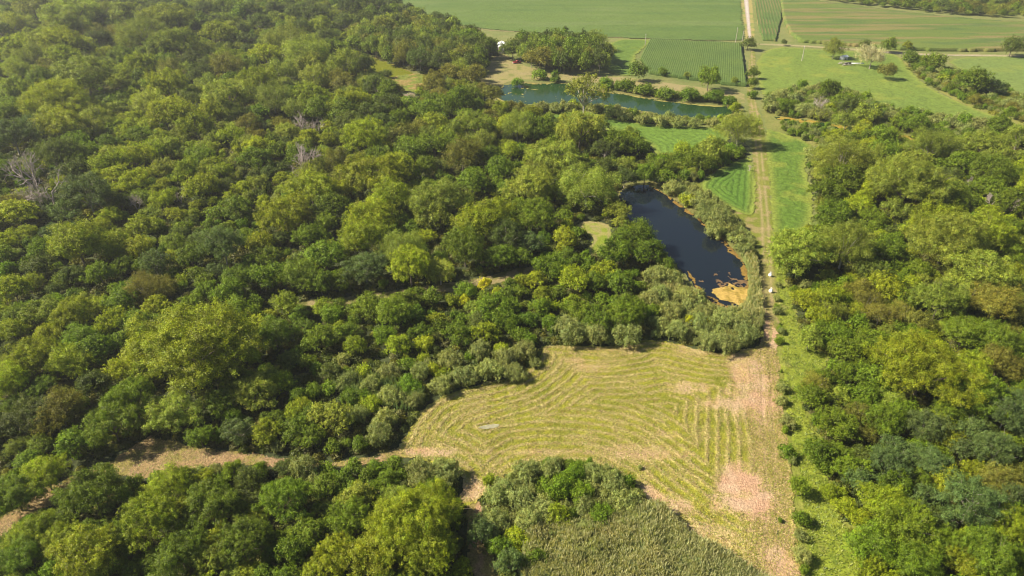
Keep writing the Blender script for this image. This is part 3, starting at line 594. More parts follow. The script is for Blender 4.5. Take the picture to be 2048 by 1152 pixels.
# fillers between the traced crowns
WEST = [(-180,1260),(-180,-35),(770,-35),(790,12),(880,45),(1000,98),(990,150),(960,192),(1000,215),(1080,236),(1200,258),(1290,290),(1330,335),(1300,350),(1240,370),(1235,420),(1290,480),(1340,540),(1310,600),(1320,660),(1280,690),(1085,700),(1085,712),(1045,745),(930,778),(860,805),(820,850),(800,895),(640,925),(480,905),(300,868),(150,950),(-60,1080)]
WEST2 = [(-60,1120),(60,1050),(200,960),(320,965),(440,940),(620,940),(700,945),(840,925),(895,940),(925,1000),(925,1100),(960,1260),(-60,1260)]
EAST = [(1625,460),(1645,400),(1625,350),(1610,330),(1650,285),(1700,275),(1830,290),(2200,325),(2240,1260),(1740,1260),(1700,1085),(1660,985),(1650,920),(1640,870),(1612,830),(1620,780),(1672,716),(1612,690),(1590,640),(1570,560),(1555,480)]
EAST2 = [(1530,190),(1560,180),(1700,180),(1760,220),(1850,230),(2150,285),(2150,300),(1960,288),(1830,270),(1680,248),(1600,236),(1535,230)]
HEDGE = [(1800,118),(1830,112),(1900,145),(1990,175),(2150,232),(2150,275),(1990,230),(1900,192),(1850,166)]
FARBAND = [(1600,-14),(1760,-14),(1800,4),(1900,10),(1950,-14),(2150,-14),(2150,42),(1950,33),(1850,25),(1750,14),(1650,3)]
BANKN = [(1215,160),(1300,172),(1380,184),(1470,198),(1470,208),(1380,202),(1290,192),(1215,178)]
BANKS = [(1060,214),(1150,212),(1230,222),(1300,238),(1440,244),(1440,250),(1330,252),(1250,244),(1190,228),(1080,224)]
ISLE = [(940,1010),(1000,965),(1060,930),(1200,930),(1250,960),(1290,1000),(1230,1040),(1150,1050),(1080,1060),(1040,1100),(1000,1260),(960,1100)]
SCRUB = [(1300,540),(1380,590),(1440,630),(1520,640),(1522,690),(1450,705),(1340,683),(1290,672),(1300,600)]
TRI2 = [(1295,322),(1370,312),(1430,296),(1475,292),(1492,300),(1478,320),(1430,340),(1392,366),(1330,366),(1290,345)]
VERGE = [(1549,520),(1556,520),(1562,640),(1570,760),(1584,900),(1600,1000),(1618,1180),(1602,1180),(1586,1000),(1572,900),(1558,760),(1552,640)]
CANS = [(1560,248),(1620,254),(1700,264),(1760,280),(1720,292),(1640,296),(1570,268)]
EASTB = [(1340,372),(1400,378),(1460,430),(1500,480),(1515,520),(1500,530),(1440,465),(1390,425)]
FILLS = [(WEST, None, 2.3, 4.6, 9000), (WEST2, None, 2.0, 4.0, 2500), (EAST, None, 2.4, 4.6, 5000), (EAST2, 'sgGs', 1.4, 2.6, 2500), (HEDGE, 'sgGsB', 1.4, 2.8, 2000), (FARBAND, 'DGLB', 3.0, 5.5, 2500),
         (BANKN, 'gygsG', 1.4, 2.7, 1500), (BANKS, 'sssgGy', 1.3, 2.3, 1500), (ISLE, 'ssgs', 1.3, 2.3, 1500), (SCRUB, 'sss', 1.2, 2.2, 1500), (EASTB, 's', 1.3, 2.0, 900), (CANS, 'sgGs', 1.5, 2.6, 900)]
H0 = np.array([(i['x'], i['y']) for i in items]); HC = [i['code'] for i in items]
XY = [tuple(p) for p in H0]; RR = [i['r'] for i in items]
def fill(poly, kinds, r0, r1, tries, shr=None, tight=.66, free=False, tall=0):
    P = chaikin(G(poly), 1); lo, hi = P.min(0), P.max(0)
    c = RNG.uniform(lo, hi, (tries*3, 2)); c = c[sdist(P, c[:, 0], c[:, 1]) > 0]
    px, py, _ = project(c[:, 0], c[:, 1], 3.0)
    c = c[(px > -130) & (px < 2180) & (py > -28) & (py < 1235)][:tries]
    op = np.full(len(c), -1e9)
    for O in OPEN: op = np.maximum(op, sdist(O, c[:, 0], c[:, 1]))
    dist = np.hypot(c[:, 0], c[:, 1]); r = r0+(r1*1.18-r0)*RNG.random(len(c))**2.1
    A = np.zeros((len(XY)+len(c), 3)); n = len(XY); A[:n, :2] = XY; A[:n, 2] = RR
    for (x, y), rr, o in zip(c, r, op):
        if not free and o > -rr*.75: continue
        if not shr and not tall and math.hypot(x, y) > 250 and kinds is None: rr *= 1.3
        d = np.hypot(A[:n, 0]-x, A[:n, 1]-y)
        if (d < tight*(A[:n, 2]+rr)).any(): continue
        A[n] = (x, y, rr); n += 1; XY.append((x, y)); RR.append(rr)
        if kinds: code = random.choice(kinds)
        else:
            k = HC[int(np.argmin((H0[:, 0]-x)**2+(H0[:, 1]-y)**2))]
            code = k if (random.random() < .45 and k in 'YLGDTBsg') else random.choice('GGYLDGGg' if np.hypot(x, y) < 230 else 'LYLGYGLD')
        if shr and random.random() < .8: code = random.choice(shr)
        if math.hypot(x, y) > 215 and x > 80:
            cs = [sdist(OPEN[18], np.array([x]), np.array([y+o2]))[0] for o2 in (3.5, 7, 11, 15)]
            if max(cs) > -.5 and random.random() < .85: n -= 1; XY.pop(); RR.pop(); continue
        if math.hypot(x, y) < 215 and not free and max(sdist(O, np.array([x]), np.array([y+max(5.5, rr*2.2)]))[0] for O in OPEN[:3]) > 0:
            code = random.choice('sgG'); rr = min(rr, 1.9)
        if code in SHRUB: rr = min(rr, 2.9)
        h = min(1.35*rr+.4, 5) if code in SHRUB else min(1.6*rr, 4+1.0*rr)
        if tall:
            h = rr+tall; qq = project(x, y, h*.55)
            if 968 < qq[0] < 1030: n -= 1; XY.pop(); RR.pop(); continue
        q = project(x, y, h*.55); items.append(dict(x=x, y=y, r=rr, h=h, code=code, wpx=2*rr*FPX/q[2], cx=q[0], cy=q[1]))
GROVE = [(1012,112),(1045,130),(1090,146),(1150,152),(1212,148),(1222,125),(1180,104),(1060,100)]
fill(GROVE, 'GGBGDL', 4.0, 5.6, 1500, tight=.52, free=True, tall=8.5)
OAKS = [(760,60),(860,60),(960,95),(985,125),(960,150),(880,150),(820,140),(740,110),(700,80)]
fill(OAKS, 'DGDBL', 4.2, 6.2, 2500, tight=.55, free=True, tall=7.5)
fill(TRI2, 'sGGBLg', 2.0, 4.2, 900, free=True)
fill(VERGE, 'ggsg', .3, .95, 220, free=True, tight=.62)
for a in FILLS: fill(*a)
fill(WEST, None, 1.3, 2.2, 9000, 'ggsgy'); fill(EAST, None, 1.3, 2.2, 6000, 'ggsgy'); fill(WEST2, None, 1.2, 2.0, 2500, 'ggs')

# ------------------------------------------------------------------ labels that point to one plant
LM = [("hay meadow's upper edge",1180,690),("hay meadow's left tip",830,870),("shrub island in the hay meadow",1120,980),("reed bed",1250,1090),("dark pond",1370,470),("golden algae",1465,600),("mown glade",1195,475),
 ("narrow woodland path",850,590),("pink dirt path",560,920),("left end of the dirt path",240,930),("huge yellow-green cottonwood",390,685),("photo's bottom left corner",60,1110),("photo's bottom edge",480,1110),("farm track",1540,620),
 ("grass lane",1640,1020),("pale wood patch",1880,960),("photo's bottom right corner",1950,1110),("long green pond",1250,205),("lone cottonwood",1170,190),("farm shed",1003,95),("clover triangle",1460,380),("corn field",1370,130),
 ("gravel road",1497,60),("collapsed shed",1700,128),("orange canal",1680,255),("canal's right end",1980,295),("upper right hay field",1750,170),("diagonal hedgerow",1920,180),("far right corner field",1990,30),("olive pond",765,130),
 ("weedy clearing",820,165),("pink bare soil",818,205),("bare dead trees",80,360),("bright yellow-green crown above mid-left",730,275),("left photo edge",10,200),("photo's top left corner",30,10),("top photo edge",420,5),("soybean field",900,40),("big yellow cottonwood at left",155,487),
 ("soybean strip",1590,400),("right photo edge",2040,480),("wide yellow cottonwood in the east wood",1850,735),("pale willows by the track",1640,495),("clover field",1250,260),("oak with white trunk",1870,920),("twin grey-green oaks",440,490),("middle of the left wood",500,330),("upper left wood",300,130),("oak grove by the shed",870,90),("small gold maples",950,580),("east wood's far side",1900,430)]
def where(it):
    d = [((it['cx']-a)**2+((it['cy']-b)*1.5)**2, n, a, b) for n, a, b in LM]; d.sort(); _, n, a, b = d[0]
    dx, dy = it['cx']-a, it['cy']-b
    if abs(dx) < 22 and abs(dy) < 16: return "at the "+n
    rel = ("right of the " if dx > 0 else "left of the ") if abs(dx) > 1.3*abs(dy) else ("in front of the " if dy > 0 else "behind the ")
    return rel+n
ORD = ["first", "second", "third", "fourth", "fifth", "sixth", "seventh", "eighth", "ninth", "tenth", "eleventh", "twelfth"]
NOUN = {'Y': 'cottonwood', 'L': 'willow', 'G': 'broadleaf tree', 'D': 'oak', 'T': 'oak', 'B': 'broadleaf tree', 'P': 'maple', 'W': 'poplar', 'O': 'cottonwood', 's': 'shrub', 'g': 'shrub', 'y': 'shrub', 'X': 'dead tree'}
def size_word(it):
    if it['code'] in SHRUB: return "big " if it['r'] > 2.4 else ""
    return "huge " if it['r'] > 11 else "tall " if it['r'] > 6 else "" if it['r'] > 3.2 else "small "
def label_all(chosen):
    groups = {}
    for it in chosen:
        it['where'] = where(it); it['base'] = size_word(it)+KIND[it['code']][2]+" "+NOUN[it['code']]
        groups.setdefault((it['base'], it['where']), []).append(it)
    for (b, w), L in groups.items():
        L.sort(key=lambda i: i['cx']); n = len(L)
        for k, it in enumerate(L):
            if n == 1: s = f"{b} {w}"
            elif n == 2: s = f"{['left', 'right'][k]}-hand {b} {w}"
            elif n == 3: s = f"{['leftmost', 'middle', 'rightmost'][k]} {b} {w}"
            elif k == 0: s = f"leftmost {b} {w}"
            elif k == n-1: s = f"rightmost {b} {w}"
            elif k < 12: s = f"{ORD[k]} {b} from left, {w}"
            elif n-k <= 12: s = f"{ORD[n-k-1]} {b} from right, {w}"
            else: s = f"{b} {w}"
            if len(s.split()) > 16: s = s.replace(' the ', ' ', 1)
            if len(s.split()) > 16: s = s.replace('broadleaf tree', 'tree')
            if len(s.split()) < 4: s = "the "+s
            it['label'] = s
GROUPN = {"cottonwood_tree": "yellow-green cottonwoods in the woods", "willow_tree": "pale willows in the woods", "broadleaf_tree": "broadleaf trees in the woods", "oak_tree": "oaks in the woods",
          "maple_tree": "golden maples", "poplar_tree": None, "silvery_shrub": "silvery shrubs in the scrub", "green_shrub": "green shrubs in the scrub", "dead_tree": "dead trees standing in the woods"}

# ------------------------------------------------------------------ individuals
by = {}
for it in items:
    if not (-60 < it['cx'] < 2108 and -14 < it['cy'] < 1190): it['far'] = 1
    by.setdefault(KIND[it['code']][0], []).append(it)
chosen, rest = [], []
for k, L in by.items():
    vis = [i for i in L if not i.get('far')]; vis.sort(key=lambda i: -i['wpx'])
    cap = 285
    chosen += vis[:cap]; rest += vis[cap:]+[i for i in L if i.get('far')]
label_all(chosen)
def tree_color(code):
    c = np.array(KIND[code][3])*random.uniform(.84, 1.22)*(1.3 if code == 's' else 1.24)*np.array([1.10, 1.06, .68]); c[0] *= random.uniform(.93, 1.07); return (*c, 1)
for it in chosen:
    name, cat, word, alb, styles = KIND[it['code']]
    st = random.choice(styles); q = 'mid'
    if it['wpx'] > 128 and it['code'] in 'YL': st, q = 'billow', 'huge'
    elif it['wpx'] > 74 and (st, 'high') in PROTO and PROTO[st, 'high']: q = 'high'
    elif it['wpx'] < 36 and PROTO.get((st, 'low')): q = 'low'
    me, tr = random.choice(PROTO[st, q]); rz = random.uniform(0, 6.28)
    sx = it['r']*random.uniform(.88, 1.16); sy = it['r']*random.uniform(.86, 1.14)
    sx, sy = (it['r'], it['r']*1.05) if q == 'huge' else (sx, sy)
    sz = it['h']/(1.28 if it['code'] in SHRUB else 2.0)*random.uniform(.92, 1.1)
    grp = GROUPN.get(name)
    if it['code'] == 'X':
        o = link(name, me, label=it['label'], category=cat); o.location = (it['x'], it['y'], 0); o.rotation_euler = (0, 0, rz)
        o.scale = (it['r']*.9, it['r']*.9, it['h']/2.0)
        if grp: o["group"] = grp
        continue
    c = tree_color(it['code'])
    if it['code'] in SHRUB and it['wpx'] < 60:
        o = link(name, me, label=it['label'], category=cat); o.color = c
        o.location = (it['x'], it['y'], -.05); o.rotation_euler = (0, 0, rz); o.scale = (sx, sy, sz)
        if grp: o["group"] = grp
        continue
    t = thing(name, it['label'], cat, (it['x'], it['y'], -.05), rz, grp)
    cr = link("crown", me, t); cr.scale = (sx, sy, sz); cr.color = c
    if tr is not None and (it['wpx'] >= 24): tk = link("trunk", tr, t); tk.scale = (sx, sy, sz)

# ------------------------------------------------------------------ stuff: scattered by geometry nodes
def source_collection(name, meshes):
    c = bpy.data.collections.new(name)
    for i, me in enumerate(meshes):
        m2 = me.copy(); 
        if m2.materials and m2.materials[0] == M_LEAF: m2.materials[0] = M_LEAF_I
        c.objects.link(bpy.data.objects.new(f"{name}_{i:02d}", m2))
    return c
def scatter(name, P, rot, scl, colr, idx, coll, **props):
    n = len(P); me = bpy.data.meshes.new(name); me.vertices.add(n); me.vertices.foreach_set("co", P.astype(np.float32).ravel())
    for an, ty, key, arr in (("rot", 'FLOAT_VECTOR', "vector", rot), ("scl", 'FLOAT_VECTOR', "vector", scl), ("tcol", 'FLOAT_COLOR', "color", np.c_[colr, np.ones(n)]), ("pick", 'INT', "value", idx)):
        a = me.attributes.new(an, ty, 'POINT'); a.data.foreach_set(key, np.ascontiguousarray(arr, dtype=np.int32 if ty == 'INT' else np.float32).ravel())
    o = link(name, me, **props)
    ng = bpy.data.node_groups.new(name+"_scatter", 'GeometryNodeTree')
    ng.interface.new_socket("Geometry", in_out='INPUT', socket_type='NodeSocketGeometry'); ng.interface.new_socket("Geometry", in_out='OUTPUT', socket_type='NodeSocketGeometry')
    N, L = ng.nodes, ng.links
    gi = N.new("NodeGroupInput"); go = N.new("NodeGroupOutput"); ip = N.new("GeometryNodeInstanceOnPoints")
    ci = N.new("GeometryNodeCollectionInfo"); ci.inputs[0].default_value = coll; ci.inputs["Separate Children"].default_value = True; ci.inputs["Reset Children"].default_value = True
    mp = N.new("GeometryNodeMeshToPoints"); L.new(gi.outputs[0], mp.inputs[0]); L.new(mp.outputs[0], ip.inputs["Points"]); L.new(ci.outputs[0], ip.inputs["Instance"])
    ip.inputs["Pick Instance"].default_value = True
    def na(nm, ty):
        a = N.new("GeometryNodeInputNamedAttribute"); a.data_type = ty; a.inputs[0].default_value = nm; return a.outputs[0]
    L.new(na("pick", 'INT'), ip.inputs["Instance Index"]); L.new(na("rot", 'FLOAT_VECTOR'), ip.inputs["Rotation"]); L.new(na("scl", 'FLOAT_VECTOR'), ip.inputs["Scale"])
    L.new(ip.outputs[0], go.inputs[0])
    md = o.modifiers.new("scatter", 'NODES'); md.node_group = ng
    return o
# the rest of the canopy
if rest:
    src = source_collection("canopy_source", [PROTO[s, 'low'][i][0] for s in ('round', 'billow', 'wispy', 'brush') for i in range(3)])
    sty = {'Y': 1, 'L': 2, 'G': 0, 'D': 0, 'T': 0, 'B': 2, 's': 3, 'g': 3, 'y': 3, 'P': 1, 'W': 2, 'O': 1, 'X': 2}
    P = np.array([(i['x'], i['y'], -.05) for i in rest]); n = len(rest)
    S = np.array([(i['r'], i['r'], i['h']/(1.28 if i['code'] in SHRUB else 2.0)) for i in rest])
    C = np.array([tree_color('B' if i['code'] == 'X' else i['code'])[:3] for i in rest])
    K = np.array([sty[i['code']]*3+random.randrange(3) for i in rest])
    R = np.c_[np.zeros((n, 2)), RNG.uniform(0, 6.28, n)]
    scatter("woodland_canopy", P, R, S, C, K, src, kind="stuff", label="small trees and bushes massed between the larger crowns")
# undergrowth
def points_in(polys, spacing, minus=True, margin=-.6, jitter=True, far_thin=True):
    out = []
    for poly in polys:
        P = chaikin(G(poly), 1); lo, hi = P.min(0), P.max(0)
        n = int((hi[0]-lo[0])*(hi[1]-lo[1])/spacing**2); n = min(n, 900000)
        c = RNG.uniform(lo, hi, (n, 2)); px, py, _ = project(c[:, 0], c[:, 1], 1.0)
        c = c[(px > -60) & (px < 2110) & (py > -20) & (py < 1200)]
        if far_thin:
            dd = np.hypot(c[:, 0], c[:, 1]); c = c[RNG.random(len(c)) < np.clip((150/dd)**2, .06, 1)]
        c = c[sdist(P, c[:, 0], c[:, 1]) > 0]
        if minus:
            for O in OPEN:
                if not len(c): break
                c = c[sdist(O, c[:, 0], c[:, 1]) < margin]
        out.append(c)
    return np.concatenate(out)
def bush_proto(seed, n=320):
    rng = np.random.default_rng(seed); d = sphere_dirs(rng, n, -.1); r = rng.uniform(.55, 1.05, n)[:, None]
    C = d*r*np.array([1, 1, .75])+np.array([0, 0, .05]); T = np.repeat(rng.uniform(.7, 1.3, n)[:, None], 3, 1)
    return leaves_mesh("undergrowth_bush", C, d+rng.normal(size=(n, 3))*.5+np.array([0, 0, .3]), rng.uniform(.12, .24, n), T, M_LEAF, rng)
usrc = source_collection("undergrowth_source", [bush_proto(i) for i in range(4)])
uc = points_in([WEST, WEST2, EAST, EAST2, ISLE, SCRUB, TRI2, HEDGE], 1.5); n = len(uc)
ud = np.hypot(uc[:, 0], uc[:, 1]); us = RNG.uniform(.7, 1.5, n)*np.clip(ud/170, 1, 3.0)
pal = .95*np.array([1.15, 1, .75])*np.array([(.075, .115, .014), (.10, .14, .02), (.06, .10, .016), (.12, .14, .05), (.14, .16, .02)])
scatter("undergrowth", np.c_[uc, np.zeros(n)], np.c_[np.zeros((n, 2)), RNG.uniform(0, 6.28, n)], np.c_[us, us, us*np.minimum(1, 1.8/us)*RNG.uniform(.8, 1.3, n)], pal[RNG.integers(0, 5, n)]*RNG.uniform(.7, 1.3, (n, 1)), RNG.integers(0, 4, n), usrc,
        kind="stuff", label="low brush covering the ground between the trees")
# reeds
def reed_proto(seed, n=9):
    rng = np.random.default_rng(seed); V, F, T = [], [], []; k = 0
    for i in range(n):
        b = np.array([*rng.normal(0, .16, 2), 0]); lean = rng.normal(0, .16, 2); h = rng.uniform(.75, 1.1); top = b+np.array([*lean, h]); a = rng.uniform(0, 6.28); w = np.array([math.cos(a), math.sin(a), 0])*.022
        V += [b-w, b+w, top+w*.4, top-w*.4]; F.append([k, k+1, k+2, k+3]); T.append((.9, 1, .8)); k += 4
        for j in range(4):
            p = b+(top-b)*rng.uniform(.35, .9); a = rng.uniform(0, 6.28); d = np.array([math.cos(a), math.sin(a), .75])*rng.uniform(.2, .34); s = np.cross(d, (0, 0, 1)); s /= np.linalg.norm(s); s *= .035
            V += [p-s*.5, p+s*.5, p+d*.6+s, p+d+np.array([0, 0, -.05])]; F.append([k, k+1, k+2, k+3]); T.append((1, 1, 1)); k += 4
        if rng.random() < .55:
            for s in (1, -1):
                V += [top+np.array([-.03*s, .02, -.02]), top+np.array([.03*s, -.02, -.02]), top+np.array([.05*s, .0, .12]), top+np.array([lean[0]*.5, lean[1]*.5, .2])]
                F.append([k, k+1, k+2, k+3]); T.append((1.25, 1.05, 1.1)); k += 4
    return mesh_from("reed_clump", np.array(V), np.array(F), M_LEAF, fcol=np.array(T))
rsrc = source_collection("reed_source", [reed_proto(i) for i in range(5)])
def reeds(name, poly, sp, h, c0, c1, label, minus=False):
    c = points_in([poly], sp, minus, far_thin=False); n = len(c)
    if minus is None: pass
    nb = fbm(c[:, 0], c[:, 1], 4, 501); hh = h*(.55+.8*fbm(c[:, 0], c[:, 1], 3.5, 503))
    s = np.c_[hh*.42, hh*.42, hh]
    scatter(name, np.c_[c, np.zeros(n)], np.c_[RNG.normal(.0, .08, n), RNG.normal(.08, .08, n), RNG.uniform(0, 6.28, n)], s, mixc(c0, c1, nb)*RNG.uniform(.75, 1.25, (n, 1)), RNG.integers(0, 5, n), rsrc, kind="stuff", label=label)
reeds("reed_bed", REEDS, .27, 2.4, (.34, .42, .20), (.44, .48, .27), "tall reeds with brown plumes below the shrub island")
reeds("reed_bed", REEDS_B, .5, 2.4, (.34, .40, .16), (.44, .46, .23), "pale reeds round the near end of the dark pond")
reeds("reed_bed", [(640,760),(700,750),(830,770),(860,800),(820,830),(760,820),(700,800)], .6, 2.2, (.17, .27, .10), (.24, .31, .12), "blue-green reeds in the scrub beside the meadow")
# meadow litter: grass tufts and straw as real blades
def litter(name, poly, n, size, cols, flat, label, excl=None, z=.12, edge_in=.3):
    P = chaikin(G(poly), 2); lo, hi = P.min(0), P.max(0); c = RNG.uniform(lo, hi, (n*3, 2)); d = sdist(P, c[:, 0], c[:, 1]); c = c[d > edge_in]; d = d[d > edge_in]
    if excl is not None: k = excl(c[:, 0], c[:, 1], d); c = c[k]; d = d[k]
    c = c[:n]; m = len(c)
    zz = z if not callable(z) else z(c[:, 0], c[:, 1], d[:m])
    a = RNG.uniform(0, 6.28, m); L = size*RNG.uniform(.5, 1.5, m); up = RNG.uniform(.5, 1.1, m)*L*(1-flat)+.02
    dx = np.c_[np.cos(a), np.sin(a)]*L[:, None]; nx = np.c_[-np.sin(a), np.cos(a)]*(L*.22)[:, None]
    B = np.c_[c, np.broadcast_to(zz, m)]; z0 = np.zeros((m, 1))
    V = np.stack([B-np.c_[nx, z0], B+np.c_[nx, z0], B+np.c_[dx+nx, up], B+np.c_[dx-nx, up]], 1).reshape(-1, 3)
    C = np.array(cols)[RNG.integers(0, len(cols), m)]*RNG.uniform(.7, 1.3, (m, 1))
    link(name, mesh_from(name, V, np.arange(4*m).reshape(-1, 4), M_BLADE, fcol=C), kind="stuff", label=label)
M_BLADE = leaf_mat("grass_blades", (1, 1, 1), .25, .03)
mz = lambda x, y, d: .05+meadow_z(x, y, d)
litter("meadow_grass", MEADOW, 70000, .19, [(.21, .23, .02), (.26, .26, .025), (.17, .20, .02), (.33, .30, .05)], .3, "short regrown grass in the cut hay meadow", lambda x, y, d: meadow_fields(x, y, d)[2] < RNG.random(len(x))*.9, mz)
litter("cut_straw", MEADOW, 45000, .24, [(.42, .32, .14), (.36, .27, .10), (.48, .38, .20), (.2, .14, .06)], .85, "dry straw lying in rows on the hay meadow",
       lambda x, y, d: (lambda f: (f[0]*1.2+f[1]*.5+f[3]*.3)*(1-f[2]) > RNG.random(len(x))*.9+.1)(meadow_fields(x, y, d)), lambda x, y, d: mz(x, y, d)+.03)
litter("lane_grass", LANE, 26000, .26, [(.14, .19, .015), (.19, .23, .02), (.12, .16, .015), (.24, .26, .04)], .2, "lush green grass along the lane", None, .1, .1)
litter("path_litter", PATH, 8000, .2, [(.32, .22, .12), (.22, .24, .04), (.4, .27, .16), (.14, .10, .05)], .6, "dry stalks and weeds on the dirt path", None, .07, .2)

# ------------------------------------------------------------------ small built things
def box(cx, cy, cz, sx, sy, sz):
    v = np.array([(x, y, z) for x in (-.5, .5) for y in (-.5, .5) for z in (-.5, .5)])*[sx, sy, sz]+[cx, cy, cz]
    f = np.array([(0, 1, 3, 2), (4, 6, 7, 5), (0, 4, 5, 1), (2, 3, 7, 6), (0, 2, 6, 4), (1, 5, 7, 3)])
    return v, f
def join(parts):
    V, F, n = [], [], 0
    for v, f in parts: V.append(v); F.append(f+n); n += len(v)
    return np.concatenate(V), np.concatenate(F)
def part(name, VF, mat, parent, **kw):
    return link(name, mesh_from(name, VF[0], VF[1], mat), parent, **kw)
M_WOOD = plain("weathered_wood", (.40, .36, .31), .85); M_METAL = plain("galvanised_metal", (.62, .64, .66), .45, .2, .08); M_ROOF = plain("white_roof_sheet", (.82, .82, .80), .5, 0, .05)
M_WALL = plain("pale_wall_sheet", (.58, .50, .46), .7); M_RED = plain("dark_red_paint", (.22, .02, .02), .35); M_GLASS = plain("dark_glass", (.02, .025, .03), .1); M_TYRE = plain("tyre_rubber", (.02, .02, .02), .9)
M_SACK = plain("white_sack_plastic", (.84, .83, .82), .45, 0, .06, 2.0); M_DARKW = plain("grey_roof_boards", (.26, .23, .22), .85)
# utility poles
for (bx, by, h, arm, lab) in ((1471, 85, 10, 1, "pale utility pole left of the gravel road, at the field corner"), (1484, 84, 7.5, 0, "short wooden pole right beside the gravel road end"),
                              (1603, 123, 9.5, 1, "leaning wooden utility pole in the green hay field"), (1290, 92, 8, 1, "wooden utility pole by the soybean patch behind the pond")):
    x, y = ground(bx, by); t = thing("utility_pole", lab, "utility pole", (x, y, 0), ROADA, "utility poles across the fields")
    V, F = tubes([((0, 0, 0), (0, 0, h*.5), .22, .19), ((0, 0, h*.5), (0, 0, h), .19, .15)], 8); part("pole", (V, F), M_PALEBARK, t)
    if arm:
        part("crossarm", box(0, .25, h-.5, 2.2, .14, .16), M_WOOD, t)
        for k in (-.95, 0.45, .95):
            V, F = tubes([((k, .25, h-.42), (k, .25, h-.18), .05, .07)], 6); part("insulator", (V, F), M_METAL, t)
    if bx == 1603:
        V, F = tubes([((.1, .1, h*.8), (2.2, -1.0, 0), .03, .03)], 4); part("guy_wire", (V, F), M_METAL, t)
# shed with white roof
x, y = ground(1002, 108); t = thing("farm_shed", "pale metal farm shed with white roof between two groves", "shed", (x+1, y+7, 0), .12)
W_, D_, H_ = 6.5, 12.0, 4.2
for nm, b in (("wall", box(-W_/2, 0, H_/2, .15, D_, H_)), ("wall", box(W_/2, 0, H_/2, .15, D_, H_)), ("wall", box(0, D_/2, H_/2, W_-.17, .15, H_))):
    part(nm, b, M_WALL, t)
gf = (np.array([(-W_/2+.09, -D_/2, 0), (W_/2-.09, -D_/2, 0), (W_/2-.09, -D_/2, H_), (0, -D_/2, H_+1.5), (-W_/2+.09, -D_/2, H_), (-W_/2+.09, -D_/2+.14, 0), (W_/2-.09, -D_/2+.14, 0), (W_/2-.09, -D_/2+.14, H_), (0, -D_/2+.14, H_+1.5), (-W_/2+.09, -D_/2+.14, H_)]),)
me = bpy.data.meshes.new("front_wall"); me.from_pydata([tuple(v) for v in gf[0]], [], [(0, 1, 2, 3, 4), (9, 8, 7, 6, 5), (0, 5, 6, 1), (1, 6, 7, 2), (2, 7, 8, 3), (3, 8, 9, 4), (4, 9, 5, 0)]); me.materials.append(M_WALL); link("front_wall", me, t)
for sgn in (-1, 1):
    v = np.array([(0, -D_/2-.4, H_+1.62), (0, D_/2+.4, H_+1.62), (sgn*(W_/2+.4), D_/2+.4, H_-.05), (sgn*(W_/2+.4), -D_/2-.4, H_-.05)]); v2 = v-[0, 0, .1]
    part("roof_slope", (np.concatenate([v, v2]), np.array([(0, 1, 2, 3), (7, 6, 5, 4), (0, 4, 5, 1), (1, 5, 6, 2), (2, 6, 7, 3), (3, 7, 4, 0)])), M_ROOF, t)
dr = part("sliding_door", box(0, -D_/2-.06, 1.7, 3.2, .08, 3.4), M_METAL, t); part("handle", box(1.2, -D_/2-.13, 1.4, .08, .06, .5), M_TYRE, dr)
# dark red vehicle below the grove
x, y = ground(1034, 127); t = thing("parked_pickup", "dark red pickup truck parked under the grove beside the shed", "pickup truck", (x, y, 0), .25)
part("body", join([box(0, 0, .75, 5.2, 1.9, .55), box(1.75, 0, 1.1, 1.5, 1.8, .18)]), M_RED, t)
part("cab", join([box(.3, 0, 1.42, 1.9, 1.7, .75), box(.3, 0, 1.84, 1.5, 1.5, .10)]), M_RED, t)
part("load_bed", join([box(-1.6, .88, 1.15, 1.9, .1, .3), box(-1.6, -.88, 1.15, 1.9, .1, .3), box(-2.55, 0, 1.15, .1, 1.8, .3)]), M_RED, t)
part("windscreen", box(1.27, 0, 1.45, .06, 1.45, .5), M_GLASS, t)
for s in (-1, 1): part("side_window", box(.3, s*.87, 1.5, 1.5, .04, .42), M_GLASS, t); part("headlight", box(2.62, s*.7, .85, .05, .35, .2), M_SACK, t)
for wx in (-1.6, 1.6):
    for s in (-1, 1):
        V, F = tubes([((wx, s*.8, .38), (wx, s*1.02, .38), .38, .38), ((wx, s*1.02, .38), (wx, s*1.021, .38), .38, .02)], 12); w = part("wheel", (V, F), M_TYRE, t)
        V, F = tubes([((wx, s*1.0, .38), (wx, s*1.04, .38), .2, .18), ((wx, s*1.04, .38), (wx, s*1.041, .38), .18, .01)], 10); part("rim", (V, F), M_METAL, w)
part("bumper", join([box(2.66, 0, .5, .12, 1.9, .2), box(-2.66, 0, .5, .12, 1.9, .2)]), M_METAL, t)
# collapsed shed
x, y = ground(1703, 131); t = thing("collapsed_shed", "collapsed grey wooden shed with pale roof sheet among trees", "ruin", (x, y, 0), .1)
rr = random.Random(5)
for k in range(14):
    a = rr.uniform(-.5, .5); px_, py_ = rr.uniform(-7, 1.5), rr.uniform(-1.5, 2.5); pl = part("board", box(0, 0, 0, rr.uniform(3, 5), .35, .08), M_WOOD if k % 2 else M_DARKW, t)
    pl.location = (px_, py_, rr.uniform(.2, 1.6)); pl.rotation_euler = (rr.uniform(-.3, .3), rr.uniform(-.35, .35), a)
rs = part("roof_sheet", box(0, 0, 0, 8.0, 1.0, .10), M_METAL, t); rs.location = (3.0, -1.0, 1.5); rs.rotation_euler = (.25, .02, 0)
for k in (-2.5, 3.5): part("post", box(k, -.2, .8, .2, .2, 1.6), M_WOOD, t)
rs = part("wall_panel", box(0, 0, 0, 5, .15, 2.0), M_DARKW, t); rs.location = (-2, 1.5, .9); rs.rotation_euler = (.5, 0, .1)
x, y = ground(1689, 122); t = thing("metal_hut", "small pale blue metal hut under the tall willow", "hut", (x, y+2, 0), .4)
